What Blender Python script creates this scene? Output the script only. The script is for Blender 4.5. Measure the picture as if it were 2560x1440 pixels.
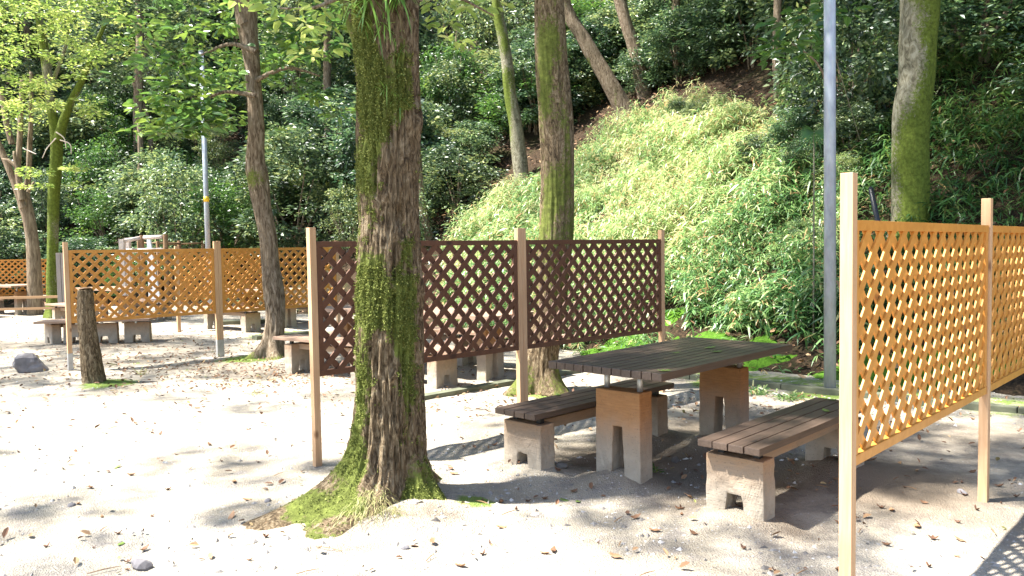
import bpy, math, random
import numpy as np
from mathutils import Vector
random.seed(7); RNG = np.random.default_rng(7)
R = math.radians
S = bpy.context.scene
for o in list(bpy.data.objects): bpy.data.objects.remove(o)
COL = S.collection

# ------------------------------------------------------------ camera
FPX, CH, PIT, ROL = 2000.0, 1.43, math.atan(98 / 2000.0), 0.016
R0 = Vector((1, 0, 0)); U0 = Vector((0, math.sin(PIT), math.cos(PIT))); FW = Vector((0, math.cos(PIT), -math.sin(PIT)))
RT = R0 * math.cos(ROL) - U0 * math.sin(ROL); UP = U0 * math.cos(ROL) + R0 * math.sin(ROL)
cam = bpy.data.cameras.new('camera'); camo = bpy.data.objects.new('camera', cam); COL.objects.link(camo)
cam.sensor_width = 36; cam.lens = 36 * FPX / 2560; cam.clip_end = 600; cam.clip_start = 0.05
from mathutils import Matrix
camo.matrix_world = Matrix(((RT.x, UP.x, -FW.x, 0), (RT.y, UP.y, -FW.y, 0), (RT.z, UP.z, -FW.z, CH), (0, 0, 0, 1)))
S.camera = camo
def gp(px, py, z=0.0):
    d = FW + RT * ((px - 1280) / FPX) + UP * ((720 - py) / FPX)
    t = (z - CH) / d.z
    return Vector((d.x * t, d.y * t, z))
def at(px, py, Y):            # the point seen at a pixel at distance Y
    d = FW + RT * ((px - 1280) / FPX) + UP * ((720 - py) / FPX)
    t = Y / d.y
    return Vector((d.x * t, Y, CH + d.z * t))

# ------------------------------------------------------------ light
SUN_EL, SUN_AZ = R(59), R(187)       # sun stands to the left (-x), a touch behind the scene's near side
W = bpy.data.worlds.new('World'); S.world = W; W.use_nodes = True
nt = W.node_tree; sky = nt.nodes.new('ShaderNodeTexSky'); sky.sky_type = 'NISHITA'; sky.sun_disc = False
sky.sun_elevation = SUN_EL
sdir = Vector((math.cos(SUN_AZ) * math.cos(SUN_EL), math.sin(SUN_AZ) * math.cos(SUN_EL), math.sin(SUN_EL)))
sky.sun_rotation = math.atan2(sdir.x, sdir.y)
nt.links.new(sky.outputs[0], nt.nodes['Background'].inputs[0]); nt.nodes['Background'].inputs[1].default_value = 0.095
sl = bpy.data.lights.new('sun', 'SUN'); sl.energy = 5.0; sl.angle = R(1.3); sl.color = (1, 0.965, 0.90)
so = bpy.data.objects.new('sun', sl); COL.objects.link(so); so.rotation_euler = (-sdir).to_track_quat('-Z', 'Y').to_euler()
S.view_settings.view_transform = 'Standard'; S.view_settings.look = 'None'; S.view_settings.exposure = 2.2; S.view_settings.gamma = 1
try:
    S.cycles.max_bounces = 6; S.cycles.transparent_max_bounces = 4
except Exception: pass

# ------------------------------------------------------------ noise
def _h(i, j, k, s):
    n = (i * 374761393 + j * 668265263 + k * 2147483647 + s * 1274126177) & 0xffffffff
    n = ((n ^ (n >> 13)) * 1274126177) & 0xffffffff
    return ((n ^ (n >> 16)) & 0xffff) / 65535.0
def vnoise(P, s=0):
    P = np.asarray(P, float); I = np.floor(P).astype(np.int64); f = P - I; f = f * f * (3 - 2 * f)
    i, j, k = I[..., 0], I[..., 1], I[..., 2]; x, y, z = f[..., 0], f[..., 1], f[..., 2]
    def L(a, b, t): return a + (b - a) * t
    return L(L(L(_h(i, j, k, s), _h(i + 1, j, k, s), x), L(_h(i, j + 1, k, s), _h(i + 1, j + 1, k, s), x), y),
             L(L(_h(i, j, k + 1, s), _h(i + 1, j, k + 1, s), x), L(_h(i, j + 1, k + 1, s), _h(i + 1, j + 1, k + 1, s), x), y), z) * 2 - 1
def fbm(P, o=4, s=0):
    P = np.asarray(P, float); r = 0; a = 1.0
    for q in range(o): r = r + a * vnoise(P * (2.0 ** q) + 17.3 * q, s + q); a *= 0.5
    return r
def n2(x, y, f, s=0, o=3): 
    x = np.asarray(x, float); y = np.asarray(y, float)
    return fbm(np.stack([x * f, y * f, np.zeros_like(x) + 0.5], -1), o, s)

# ------------------------------------------------------------ terrain
FOOT = [(40, -24), (12, 0.4), (4.9, 6.9), (2.5, 9.15), (0.8, 10.9), (-0.9, 13.6), (-3.5, 17.8), (-7.5, 21.5), (-14, 23.5), (-60, 26)]
def footdist(x, y):
    x = np.asarray(x, float); y = np.asarray(y, float); best = np.full(x.shape, 1e9); sg = np.zeros(x.shape)
    for (ax, ay), (bx, by) in zip(FOOT[:-1], FOOT[1:]):
        dx, dy = bx - ax, by - ay; L = math.hypot(dx, dy)
        t = np.clip(((x - ax) * dx + (y - ay) * dy) / L ** 2, 0, 1)
        ex, ey = x - ax - t * dx, y - ay - t * dy; d = np.hypot(ex, ey)
        side = -(ex * -dy + ey * dx) ; m = d < best
        sg = np.where(m, np.where((dx * ey - dy * ex) < 0, 1, -1), sg); best = np.minimum(best, d)
    return best * sg
def hillz(x, y):
    s = footdist(x, y); p = np.maximum(s, 0)
    h = 0.70 * p * p / (p + 0.8)
    h = np.minimum(h, 30) + np.where(s > 0, 0.28 * np.minimum(p / 3, 1) * n2(x, y, 0.35, 5), 0)
    return np.where(s > -0.2, h, -0.25 + 0.0 * h) + np.where((s <= 0) & (s > -0.2), s * 1.2, 0)
MOUNDS = []
def groundz(x, y):
    x = np.asarray(x, float); y = np.asarray(y, float)
    z = 0.012 * n2(x, y, 1.3, 11) + 0.009 * n2(x, y, 4.2, 14) + 0.005 * n2(x, y, 11, 12)
    for (mx, my, mr, mh) in MOUNDS: z = z + mh * np.exp(-((x - mx) ** 2 + (y - my) ** 2) / mr ** 2) * (1 + 0.22 * n2(x, y, 5, 13) + .10 * n2(x, y, 23, 15))
    return z
def surf(x, y):
    return np.maximum(groundz(x, y), hillz(x, y))

def hit(px, py):                 # where the line of sight meets the slope
    d = FW + RT * ((px - 1280) / FPX) + UP * ((720 - py) / FPX); d = d / d.y
    Y = np.linspace(6, 70, 1300); zz = CH + d.z * Y; k = np.where(zz <= np.maximum(hillz(d.x * Y, Y), 0))[0]
    return float(Y[k[0]]) if len(k) else 30.0
GRASS_TOP = lambda px: np.interp(px, [1110, 1180, 1290, 1400, 1480, 1620, 1800, 1950, 2080], [640, 560, 440, 300, 225, 225, 262, 320, 430])
def toppx(x, y, z):               # ground position as seen (column, row)
    vx = np.asarray(x, float); vy = np.asarray(y, float); vz = np.asarray(z, float) - CH
    k = vx * FW.x + vy * FW.y + vz * FW.z
    return 1280 + FPX * (vx * RT.x + vy * RT.y + vz * RT.z) / k, 720 - FPX * (vx * UP.x + vy * UP.y + vz * UP.z) / k
# ------------------------------------------------------------ mesh helpers
def mk(name, V, quads=None, tris=None, mat=None, parent=None, attr=None, smooth=False, mats=None, midx=None):
    me = bpy.data.meshes.new(name); V = np.asarray(V, np.float32).reshape(-1, 3); me.vertices.add(len(V)); me.vertices.foreach_set('co', V.ravel())
    ls = []; st = []; tot = []; c = 0
    for A, k in ((quads, 4), (tris, 3)):
        if A is not None and len(A):
            A = np.asarray(A, np.int32).reshape(-1, k); ls.append(A.ravel()); st.append(np.arange(len(A), dtype=np.int32) * k + c); tot.append(np.full(len(A), k, np.int32)); c += A.size
    ls = np.concatenate(ls); st = np.concatenate(st); tot = np.concatenate(tot)
    me.loops.add(len(ls)); me.loops.foreach_set('vertex_index', ls); me.polygons.add(len(st)); me.polygons.foreach_set('loop_start', st)
    try: me.polygons.foreach_set('loop_total', tot)
    except Exception: pass
    me.polygons.foreach_set('use_smooth', np.full(len(st), smooth, bool))
    for m in (mats or [mat]): me.materials.append(m)
    if midx is not None: me.polygons.foreach_set('material_index', np.asarray(midx, np.int32))
    for (an, dom, arr) in (attr or []):
        a = me.attributes.new(an, 'FLOAT', dom); a.data.foreach_set('value', np.asarray(arr, np.float32))
    me.update(calc_edges=True); me.validate()
    o = bpy.data.objects.new(name, me); COL.objects.link(o)
    if parent: o.parent = parent
    return o
def tag(o, label=None, cat=None, group=None, kind=None):
    if label: o['label'] = label
    if cat: o['category'] = cat
    if group: o['group'] = group
    if kind: o['kind'] = kind
    return o
def thing(name, label, cat, loc=(0, 0, 0), rz=0, group=None):
    o = bpy.data.objects.new(name, None); COL.objects.link(o); o.location = loc; o.rotation_euler = (0, 0, rz); o.empty_display_size = 0.1
    return tag(o, label, cat, group)
def kids(o): return [c for c in bpy.data.objects if c.parent == o]
def dup(o, parent=None, loc=None, rz=None, label=None, group=None, sc=None):
    c = o.copy(); COL.objects.link(c)
    if parent: c.parent = parent
    if loc is not None: c.location = loc
    if rz is not None: c.rotation_euler = (0, 0, rz)
    if sc is not None: c.scale = sc
    if label: c['label'] = label
    if group: c['group'] = group
    for k in kids(o): dup(k, c)
    return c
class MB:
    def __init__(s): s.V = []; s.F = []; s.n = 0
    def box(s, c, d, rot=None):
        hx, hy, hz = d[0] / 2, d[1] / 2, d[2] / 2
        P = [Vector((x * hx, y * hy, z * hz)) for x in (-1, 1) for y in (-1, 1) for z in (-1, 1)]
        if rot is not None: P = [rot @ p for p in P]
        s.V += [tuple(p + Vector(c)) for p in P]; b = s.n; s.n += 8
        s.F += [[b, b + 1, b + 3, b + 2], [b + 4, b + 6, b + 7, b + 5], [b, b + 4, b + 5, b + 1], [b + 2, b + 3, b + 7, b + 6], [b, b + 2, b + 6, b + 4], [b + 1, b + 5, b + 7, b + 3]]
        return s
    def cyl(s, a, b, r1, r2=None, n=12):
        r2 = r1 if r2 is None else r2; a = Vector(a); b = Vector(b); d = (b - a).normalized(); x = d.orthogonal().normalized(); y = d.cross(x); B = s.n
        for (c, r) in ((a, r1), (b, r2)):
            for i in range(n):
                t = 2 * math.pi * i / n; s.V.append(tuple(c + x * (r * math.cos(t)) + y * (r * math.sin(t))))
        s.V += [tuple(a), tuple(b)]; s.n += 2 * n + 2
        for i in range(n):
            j = (i + 1) % n; s.F += [[B + i, B + j, B + n + j, B + n + i]]
            s.F += [[B + 2 * n, B + j, B + i], [B + 2 * n + 1, B + n + i, B + n + j]]
        return s
    def prism(s, pts, a, b, axis='x'):      # pts: (u, z) outline, extruded from a to b along an axis
        B = s.n; n = len(pts)
        for t in (a, b):
            for (u, z) in pts: s.V.append((t, u, z) if axis == 'x' else (u, t, z))
        s.n += 2 * n
        s.F.append(list(range(B, B + n))[::-1]); s.F.append(list(range(B + n, B + 2 * n)))
        for i in range(n):
            j = (i + 1) % n; s.F.append([B + i, B + j, B + n + j, B + n + i])
        return s
    def build(s, name, mat, parent=None, bevel=0.0, smooth=False):
        me = bpy.data.meshes.new(name); me.from_pydata(s.V, [], s.F)
        import bmesh
        bm = bmesh.new(); bm.from_mesh(me); bmesh.ops.recalc_face_normals(bm, faces=bm.faces)
        if bevel > 0:
            bmesh.ops.bevel(bm, geom=[e for e in bm.edges if len(e.link_faces) == 2 and e.calc_face_angle(0) > 0.7], offset=bevel, segments=2, affect='EDGES', profile=0.7, clamp_overlap=True)
        bm.to_mesh(me); bm.free()
        for p in me.polygons: p.use_smooth = smooth
        me.materials.append(mat); o = bpy.data.objects.new(name, me); COL.objects.link(o)
        if parent: o.parent = parent
        return o

# ------------------------------------------------------------ materials
class NT:
    def __init__(s, name):
        s.m = bpy.data.materials.new(name); s.m.use_nodes = True; s.t = s.m.node_tree; s.b = s.t.nodes['Principled BSDF']; s.out = s.t.nodes['Material Output']
    def n(s, ty, **k):
        q = s.t.nodes.new(ty)
        for a, v in k.items():
            if a.startswith('i_'):
                key = a[2:]; key = int(key) if key.isdigit() else key.replace('_', ' ')
                q.inputs[key].default_value = v
            else: setattr(q, a, v)
        return q
    def l(s, a, b): s.t.links.new(a, b)
    def coord(s, scale=(1, 1, 1), kind='Object'):
        c = s.n('ShaderNodeTexCoord'); m = s.n('ShaderNodeMapping'); m.inputs['Scale'].default_value = scale; s.l(c.outputs[kind], m.inputs[0]); return m.outputs[0]
    def noise(s, vec, sc, det=4, ro=0.55, dist=0.0):
        q = s.n('ShaderNodeTexNoise'); q.inputs['Scale'].default_value = sc; q.inputs['Detail'].default_value = det; q.inputs['Roughness'].default_value = ro; q.inputs['Distortion'].default_value = dist
        s.l(vec, q.inputs['Vector']); return q.outputs['Fac']
    def ramp(s, fac, stops):
        q = s.n('ShaderNodeValToRGB'); e = q.color_ramp.elements
        while len(e) < len(stops): e.new(0.5)
        for x, (p, c) in zip(e, stops): x.position = p; x.color = (*c, 1) if len(c) == 3 else c
        s.l(fac, q.inputs[0]); return q.outputs[0]
    def mix(s, f, a, b, mode='MIX'):
        q = s.n('ShaderNodeMix', data_type='RGBA', blend_type=mode)
        for v, i in ((f, 0), (a, 6), (b, 7)):
            if isinstance(v, (int, float)): q.inputs[i].default_value = v
            elif isinstance(v, tuple): q.inputs[i].default_value = (*v, 1)
            else: s.l(v, q.inputs[i])
        return q.outputs[2]
    def math(s, op, a, b=0.0):
        q = s.n('ShaderNodeMath', operation=op)
        for v, i in ((a, 0), (b, 1)):
            if isinstance(v, (int, float)): q.inputs[i].default_value = v
            else: s.l(v, q.inputs[i])
        return q.outputs[0]
    def bump(s, h, st=0.4, d=0.01):
        q = s.n('ShaderNodeBump'); q.inputs['Strength'].default_value = st; q.inputs['Distance'].default_value = d; s.l(h, q.inputs['Height']); s.l(q.outputs[0], s.b.inputs['Normal'])
    def col(s, c): 
        if isinstance(c, tuple): s.b.inputs['Base Color'].default_value = (*c, 1)
        else: s.l(c, s.b.inputs['Base Color'])
    def rough(s, r):
        if isinstance(r, (int, float)): s.b.inputs['Roughness'].default_value = r
        else: s.l(r, s.b.inputs['Roughness'])
    def spec(s, v): s.b.inputs['Specular IOR Level'].default_value = v

def m_wood(name, a, b, knot, grain='z', rough=0.6, spec=0.3, sc=1.0):
    M = NT(name); g = {'z': (22, 22, 1.4), 'x': (1.4, 22, 22), 'd': (9, 9, 9)}[grain]
    oi = M.n('ShaderNodeObjectInfo'); c = M.n('ShaderNodeTexCoord'); add = M.n('ShaderNodeVectorMath', operation='ADD'); M.l(c.outputs['Object'], add.inputs[0])
    mu = M.n('ShaderNodeVectorMath', operation='SCALE'); M.l(oi.outputs['Location'], mu.inputs[0]); mu.inputs['Scale'].default_value = 3.7; M.l(mu.outputs[0], add.inputs[1])
    mp = M.n('ShaderNodeMapping'); mp.inputs['Scale'].default_value = tuple(v * sc for v in g); M.l(add.outputs[0], mp.inputs[0]); v = mp.outputs[0]
    f = M.noise(v, 3.0, 6, 0.6, 0.4); f2 = M.noise(add.outputs[0], 2.3, 3)
    base = M.ramp(f, [(0.3, a), (0.7, b)])
    kv = M.n('ShaderNodeTexVoronoi'); kv.inputs['Scale'].default_value = 5.5; mp2 = M.n('ShaderNodeMapping'); mp2.inputs['Scale'].default_value = (1, 1, 0.55) if grain == 'z' else (0.55, 1, 1); M.l(add.outputs[0], mp2.inputs[0]); M.l(mp2.outputs[0], kv.inputs['Vector'])
    kf = M.ramp(kv.outputs['Distance'], [(0.06, (1, 1, 1)), (0.12, (0, 0, 0))])
    base = M.mix(M.math('MULTIPLY', f2, 0.5), base, tuple(x * 0.62 for x in a))
    base = M.mix(M.math('MULTIPLY', kf, 0.75), base, knot)
    M.col(base); M.rough(rough); M.spec(spec); M.bump(f, 0.25, 0.003); return M.m
WOOD = m_wood('pale_cedar', (0.50, 0.29, 0.15), (0.64, 0.42, 0.245), (0.13, 0.05, 0.02))
WOODX = m_wood('pale_cedar_rail', (0.42, 0.24, 0.12), (0.58, 0.37, 0.20), (0.15, 0.06, 0.02), 'x')
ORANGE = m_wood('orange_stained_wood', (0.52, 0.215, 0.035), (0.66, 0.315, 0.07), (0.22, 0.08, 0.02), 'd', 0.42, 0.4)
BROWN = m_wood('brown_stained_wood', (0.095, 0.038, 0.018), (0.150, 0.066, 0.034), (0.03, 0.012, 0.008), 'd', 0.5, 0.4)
GREYW = m_wood('weathered_grey_wood', (0.22, 0.19, 0.17), (0.34, 0.30, 0.27), (0.1, 0.08, 0.07))
PLANK = m_wood('dark_brown_plank', (0.062, 0.040, 0.028), (0.115, 0.078, 0.056), (0.03, 0.02, 0.015), 'x', 0.5, 0.5)
PLANKL = m_wood('faded_plank', (0.24, 0.15, 0.10), (0.42, 0.29, 0.21), (0.1, 0.05, 0.03), 'x', 0.6, 0.3)

def m_concrete(name, top, zlo, zhi):
    M = NT(name); v = M.coord((1, 1, 1)); f = M.noise(v, 5, 6, 0.65); fs = M.noise(M.coord((3, 3, 26)), 4, 4); fine = M.noise(v, 90, 3)
    sx = M.n('ShaderNodeSeparateXYZ'); M.l(v, sx.inputs[0])
    z = M.math('ADD', sx.outputs['Z'], M.math('MULTIPLY', M.math('SUBTRACT', f, 0.5), 0.28))
    mr = M.n('ShaderNodeMapRange', interpolation_type='SMOOTHSTEP'); M.l(z, mr.inputs[0]); mr.inputs[1].default_value = zlo; mr.inputs[2].default_value = zhi
    grey = M.ramp(f, [(0.3, (0.24, 0.20, 0.155)), (0.7, (0.40, 0.35, 0.28))])
    brown = M.ramp(fs, [(0.25, tuple(x * 0.72 for x in top)), (0.75, top)])
    c = M.mix(mr.outputs[0], grey, brown)
    pv = M.n('ShaderNodeTexVoronoi'); pv.inputs['Scale'].default_value = 60; M.l(v, pv.inputs['Vector'])
    pit = M.ramp(pv.outputs['Distance'], [(0.08, (1, 1, 1)), (0.2, (0, 0, 0))])
    c = M.mix(M.math('MULTIPLY', pit, 0.5), c, (0.09, 0.07, 0.055))
    M.col(c); M.rough(0.85); M.spec(0.2); M.bump(M.math('ADD', M.math('ADD', M.math('MULTIPLY', fs, 0.5), M.math('MULTIPLY', fine, 0.35)), M.math('MULTIPLY', pit, -0.4)), 0.8, 0.006); return M.m
CONC_T = m_concrete('stained_concrete_table', (0.34, 0.17, 0.07), 0.12, 0.50)
CONC_B = m_concrete('worn_concrete_bench', (0.33, 0.20, 0.11), 0.10, 0.42)
def m_plain(name, c, rough=0.5, metal=0.0, var=0.25, sc=12, bump=0.2, spec=0.5):
    M = NT(name); v = M.coord(); f = M.noise(v, sc, 5, 0.6)
    M.col(M.ramp(f, [(0.25, tuple(x * (1 - var) for x in c)), (0.75, tuple(min(1, x * (1 + var)) for x in c))])); M.rough(rough); M.b.inputs['Metallic'].default_value = metal; M.spec(spec)
    M.bump(f, bump, 0.004); return M.m
STEEL = m_plain('dull_steel', (0.42, 0.42, 0.41), 0.45, 0.6)
def m_galv():
    M = NT('galvanised_steel'); v = M.coord((1, 1, 0.35)); f = M.noise(v, 14, 5, 0.7); vo = M.n('ShaderNodeTexVoronoi'); vo.inputs['Scale'].default_value = 45; M.l(v, vo.inputs['Vector'])
    c = M.ramp(f, [(0.3, (0.25, 0.275, 0.31)), (0.6, (0.38, 0.41, 0.45)), (0.8, (0.5, 0.53, 0.57))]); c = M.mix(0.06, c, vo.outputs['Color'], 'SOFT_LIGHT')
    M.col(c); M.rough(M.math('ADD', M.math('MULTIPLY', f, 0.35), 0.35)); M.b.inputs['Metallic'].default_value = 0.15; M.bump(f, 0.15, 0.002); return M.m
GALV = m_galv()
YELLOW = m_plain('yellow_tape', (0.75, 0.48, 0.02)); BLACKP = m_plain('black_plastic', (0.012, 0.012, 0.013), 0.4)
WHITEP = m_plain('white_paint', (0.72, 0.74, 0.78), 0.4, var=0.06); ROCKM = m_plain('grey_rock', (0.17, 0.16, 0.165), 0.8, var=0.5, sc=5, bump=0.9, spec=0.2)
LOGM = m_plain('brown_log', (0.22, 0.125, 0.06), 0.7, var=0.45, sc=9, bump=0.6); LOGP = m_plain('bleached_log', (0.62, 0.52, 0.46), 0.7, var=0.2)
KERBM = m_plain('mossy_kerb_concrete', (0.12, 0.125, 0.085), 0.85, var=0.5, sc=5, bump=0.7, spec=0.15)

def m_bark(name, ca, cb, cc, moss=(0.14, 0.165, 0.036), bumps=1.0, fz=2.2, sc=14):
    M = NT(name); v = M.coord((sc, sc, fz)); f = M.noise(v, 1.6, 8, 0.68, 1.6); f2 = M.noise(M.coord((1, 1, 0.5)), 3.5, 4); fine = M.noise(M.coord(), 130, 3, 0.7)
    bark = M.ramp(f, [(0.38, cc), (0.50, ca), (0.66, cb)]); bark = M.mix(M.math('MULTIPLY', f2, 0.55), bark, tuple(x * 0.7 for x in ca))
    at_ = M.n('ShaderNodeAttribute', attribute_name='moss'); mm = M.math('ADD', at_.outputs['Fac'], M.math('MULTIPLY', M.math('SUBTRACT', M.noise(M.coord(), 34, 5, 0.75), 0.5), 1.5))
    mr = M.ramp(mm, [(0.40, (0, 0, 0)), (0.62, (1, 1, 1))])
    mc = M.ramp(M.noise(M.coord(), 22, 5, 0.7), [(0.28, tuple(x * 0.42 for x in moss)), (0.55, moss), (0.8, tuple(x * 1.7 for x in moss))])
    M.col(M.mix(mr, bark, mc)); M.rough(0.9); M.spec(0.15)
    M.bump(M.math('ADD', M.math('MULTIPLY', f, 1.0), M.math('MULTIPLY', fine, 0.5)), 0.9 * bumps, 0.018); return M.m
BARK1 = m_bark('mossy_furrowed_bark', (0.175, 0.125, 0.072), (0.42, 0.34, 0.225), (0.022, 0.014, 0.009), fz=6.5, sc=20, bumps=1.3)
BARK2 = m_bark('mossy_smooth_bark', (0.21, 0.19, 0.13), (0.36, 0.34, 0.26), (0.07, 0.06, 0.04), moss=(0.10, 0.13, 0.02), bumps=0.6, fz=4, sc=8)
BARK3 = m_bark('brown_bark', (0.20, 0.15, 0.10), (0.40, 0.33, 0.25), (0.05, 0.032, 0.02), fz=3)
BARK4 = m_bark('pale_orange_bark', (0.22, 0.165, 0.11), (0.40, 0.32, 0.22), (0.08, 0.055, 0.035), fz=1.4)

def m_leaf(name, stops, trans=0.35, rough=0.32, spec=0.6, vary=0):
    M = NT(name); a = M.n('ShaderNodeAttribute', attribute_name='tint'); oi = M.n('ShaderNodeObjectInfo'); fac = M.math('ADD', a.outputs['Fac'], M.math('MULTIPLY', M.math('SUBTRACT', oi.outputs['Random'], .5), vary)) if vary else a.outputs['Fac']; c = M.ramp(fac, stops)
    if vary:
        h = M.n('ShaderNodeHueSaturation'); M.l(M.math('ADD', M.math('MULTIPLY', oi.outputs['Random'], -.05), .515), h.inputs['Hue']); h.inputs['Saturation'].default_value = .93; M.l(c, h.inputs['Color']); c = h.outputs[0]
    M.col(c); M.rough(rough); M.spec(spec)
    if trans:
        tr = M.n('ShaderNodeBsdfTranslucent'); hs = M.n('ShaderNodeHueSaturation'); hs.inputs['Value'].default_value = 1.5; hs.inputs['Hue'].default_value = 0.485; M.l(c, hs.inputs['Color']); M.l(hs.outputs[0], tr.inputs[0])
        mx = M.n('ShaderNodeMixShader'); mx.inputs[0].default_value = trans; M.l(M.b.outputs[0], mx.inputs[1]); M.l(tr.outputs[0], mx.inputs[2]); M.l(mx.outputs[0], M.out.inputs[0])
    return M.m
L_EVER = m_leaf('glossy_evergreen_leaf', [(0, (0.010, 0.030, 0.014)), (0.4, (0.028, 0.075, 0.030)), (0.75, (0.10, 0.19, 0.065)), (1, (0.24, 0.32, 0.09))], 0.30, 0.44, 0.75, .2)
L_MID = m_leaf('midgreen_leaf', [(0, (0.035, 0.09, 0.022)), (0.6, (0.07, 0.16, 0.03)), (1, (0.16, 0.25, 0.04))], 0.38, 0.36, 0.6)
L_YEL = m_leaf('yellowgreen_leaf', [(0, (0.10, 0.20, 0.03)), (0.6, (0.27, 0.37, 0.08)), (1, (0.50, 0.54, 0.18))], 0.40, 0.4, 0.5)
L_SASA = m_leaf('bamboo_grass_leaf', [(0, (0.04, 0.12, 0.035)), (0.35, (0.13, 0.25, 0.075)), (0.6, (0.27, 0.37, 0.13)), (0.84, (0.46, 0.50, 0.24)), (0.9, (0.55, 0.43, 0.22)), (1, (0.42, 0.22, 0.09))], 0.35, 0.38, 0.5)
L_DARKS = m_leaf('shade_tinted_grass_leaf', [(0, (0.02, 0.06, 0.018)), (0.6, (0.05, 0.13, 0.03)), (0.93, (0.12, 0.18, 0.04)), (1, (0.26, 0.16, 0.08))], 0.3, 0.4, 0.4)  # darker copy of the bamboo grass greens, slope shade put into the colour
L_EPI = m_leaf('strap_leaf', [(0, (0.07, 0.17, 0.025)), (1, (0.20, 0.33, 0.06))], 0.3, 0.35, 0.5)
L_DRYG = m_leaf('dry_grass_blade', [(0, (0.12, 0.16, 0.04)), (0.5, (0.27, 0.27, 0.10)), (1, (0.45, 0.38, 0.20))], 0.3, 0.6, 0.3)
L_MOSS = m_leaf('moss_frond', [(0, (0.05, 0.065, 0.012)), (0.6, (0.125, 0.15, 0.034)), (1, (0.28, 0.30, 0.09))], 0.2, 0.8, 0.1)
F_BROWN = m_leaf('fallen_leaf_brown', [(0, (0.10, 0.05, 0.03)), (0.5, (0.20, 0.11, 0.06)), (1, (0.38, 0.22, 0.12))], 0.1, 0.6, 0.3)
F_GREEN = m_leaf('fallen_leaf_green', [(0, (0.10, 0.18, 0.03)), (1, (0.30, 0.38, 0.10))], 0.1, 0.45, 0.4)
F_YEL = m_leaf('fallen_leaf_yellow', [(0, (0.45, 0.42, 0.10)), (1, (0.55, 0.50, 0.16))], 0.1, 0.45, 0.4)
F_LIT = m_leaf('litter_leaf', [(0, (0.08, 0.045, 0.03)), (0.5, (0.19, 0.10, 0.055)), (0.9, (0.36, 0.24, 0.13)), (1, (0.18, 0.22, 0.06))], 0.0, 0.7, 0.2)
PEB = m_leaf('pebble', [(0, (0.12, 0.11, 0.10)), (0.6, (0.30, 0.28, 0.26)), (1, (0.6, 0.58, 0.55))], 0, 0.8, 0.2)

def m_ground():
    M = NT('sandy_ground'); v = M.coord(); big = M.noise(v, 0.9, 6, 0.6, 0.3); mid = M.noise(v, 6, 6, 0.7); fine = M.noise(v, 70, 4, 0.8); grit = M.n('ShaderNodeTexVoronoi'); grit.inputs['Scale'].default_value = 110; M.l(v, grit.inputs['Vector'])
    c = M.ramp(big, [(0.30, (0.24, 0.205, 0.155)), (0.5, (0.36, 0.315, 0.245)), (0.7, (0.45, 0.40, 0.325))])
    c = M.mix(M.ramp(mid, [(0.48, (0, 0, 0)), (0.66, (0.85, 0.85, 0.85))]), c, (0.22, 0.20, 0.185))
    c = M.mix(M.ramp(fine, [(0.56, (0, 0, 0)), (0.72, (0.6, 0.6, 0.6))]), c, (0.14, 0.12, 0.105))
    c = M.mix(M.ramp(grit.outputs['Color'], [(0.86, (0, 0, 0)), (0.93, (0.7, 0.7, 0.7))]), c, (0.62, 0.59, 0.55))
    ma = M.n('ShaderNodeAttribute', attribute_name='moss'); da = M.n('ShaderNodeAttribute', attribute_name='dirt_shade')
    md = M.math('ADD', da.outputs['Fac'], M.math('MULTIPLY', M.math('SUBTRACT', mid, 0.5), 0.8)); c = M.mix(M.ramp(md, [(0.15, (0, 0, 0)), (0.75, (0.95, 0.95, 0.95))]), c, (0.165, 0.13, 0.095))  # brown for bare dirt that also paints in ground shade
    mo = M.math('ADD', ma.outputs['Fac'], M.math('MULTIPLY', M.math('SUBTRACT', M.noise(v, 9, 6, 0.75), 0.5), 1.4)); mc = M.ramp(fine, [(0.3, (0.07, 0.12, 0.012)), (0.7, (0.18, 0.27, 0.03))])
    c = M.mix(M.ramp(mo, [(0.4, (0, 0, 0)), (0.65, (0.85, 0.85, 0.85))]), c, mc)
    M.col(c); M.rough(0.95); M.spec(0.1)
    M.bump(M.math('ADD', M.math('MULTIPLY', mid, 1.0), M.math('ADD', M.math('MULTIPLY', fine, 0.5), M.math('MULTIPLY', grit.outputs['Distance'], 0.5))), 0.9, 0.018); return M.m
def m_hill():
    M = NT('forest_soil'); v = M.coord(); a = M.noise(v, 1.4, 6, 0.7); b = M.noise(v, 22, 5, 0.8)
    c = M.ramp(b, [(0.35, (0.015, 0.011, 0.008)), (0.52, (0.045, 0.030, 0.018)), (0.68, (0.11, 0.07, 0.04)), (0.8, (0.22, 0.15, 0.09))])
    c = M.mix(M.ramp(a, [(0.5, (0, 0, 0)), (0.75, (0.5, 0.5, 0.5))]), c, (0.04, 0.07, 0.015)); M.col(c); M.rough(0.95); M.spec(0.1); M.bump(b, 1.0, 0.05); return M.m
GROUND = m_ground(); HILLM = m_hill()

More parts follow.
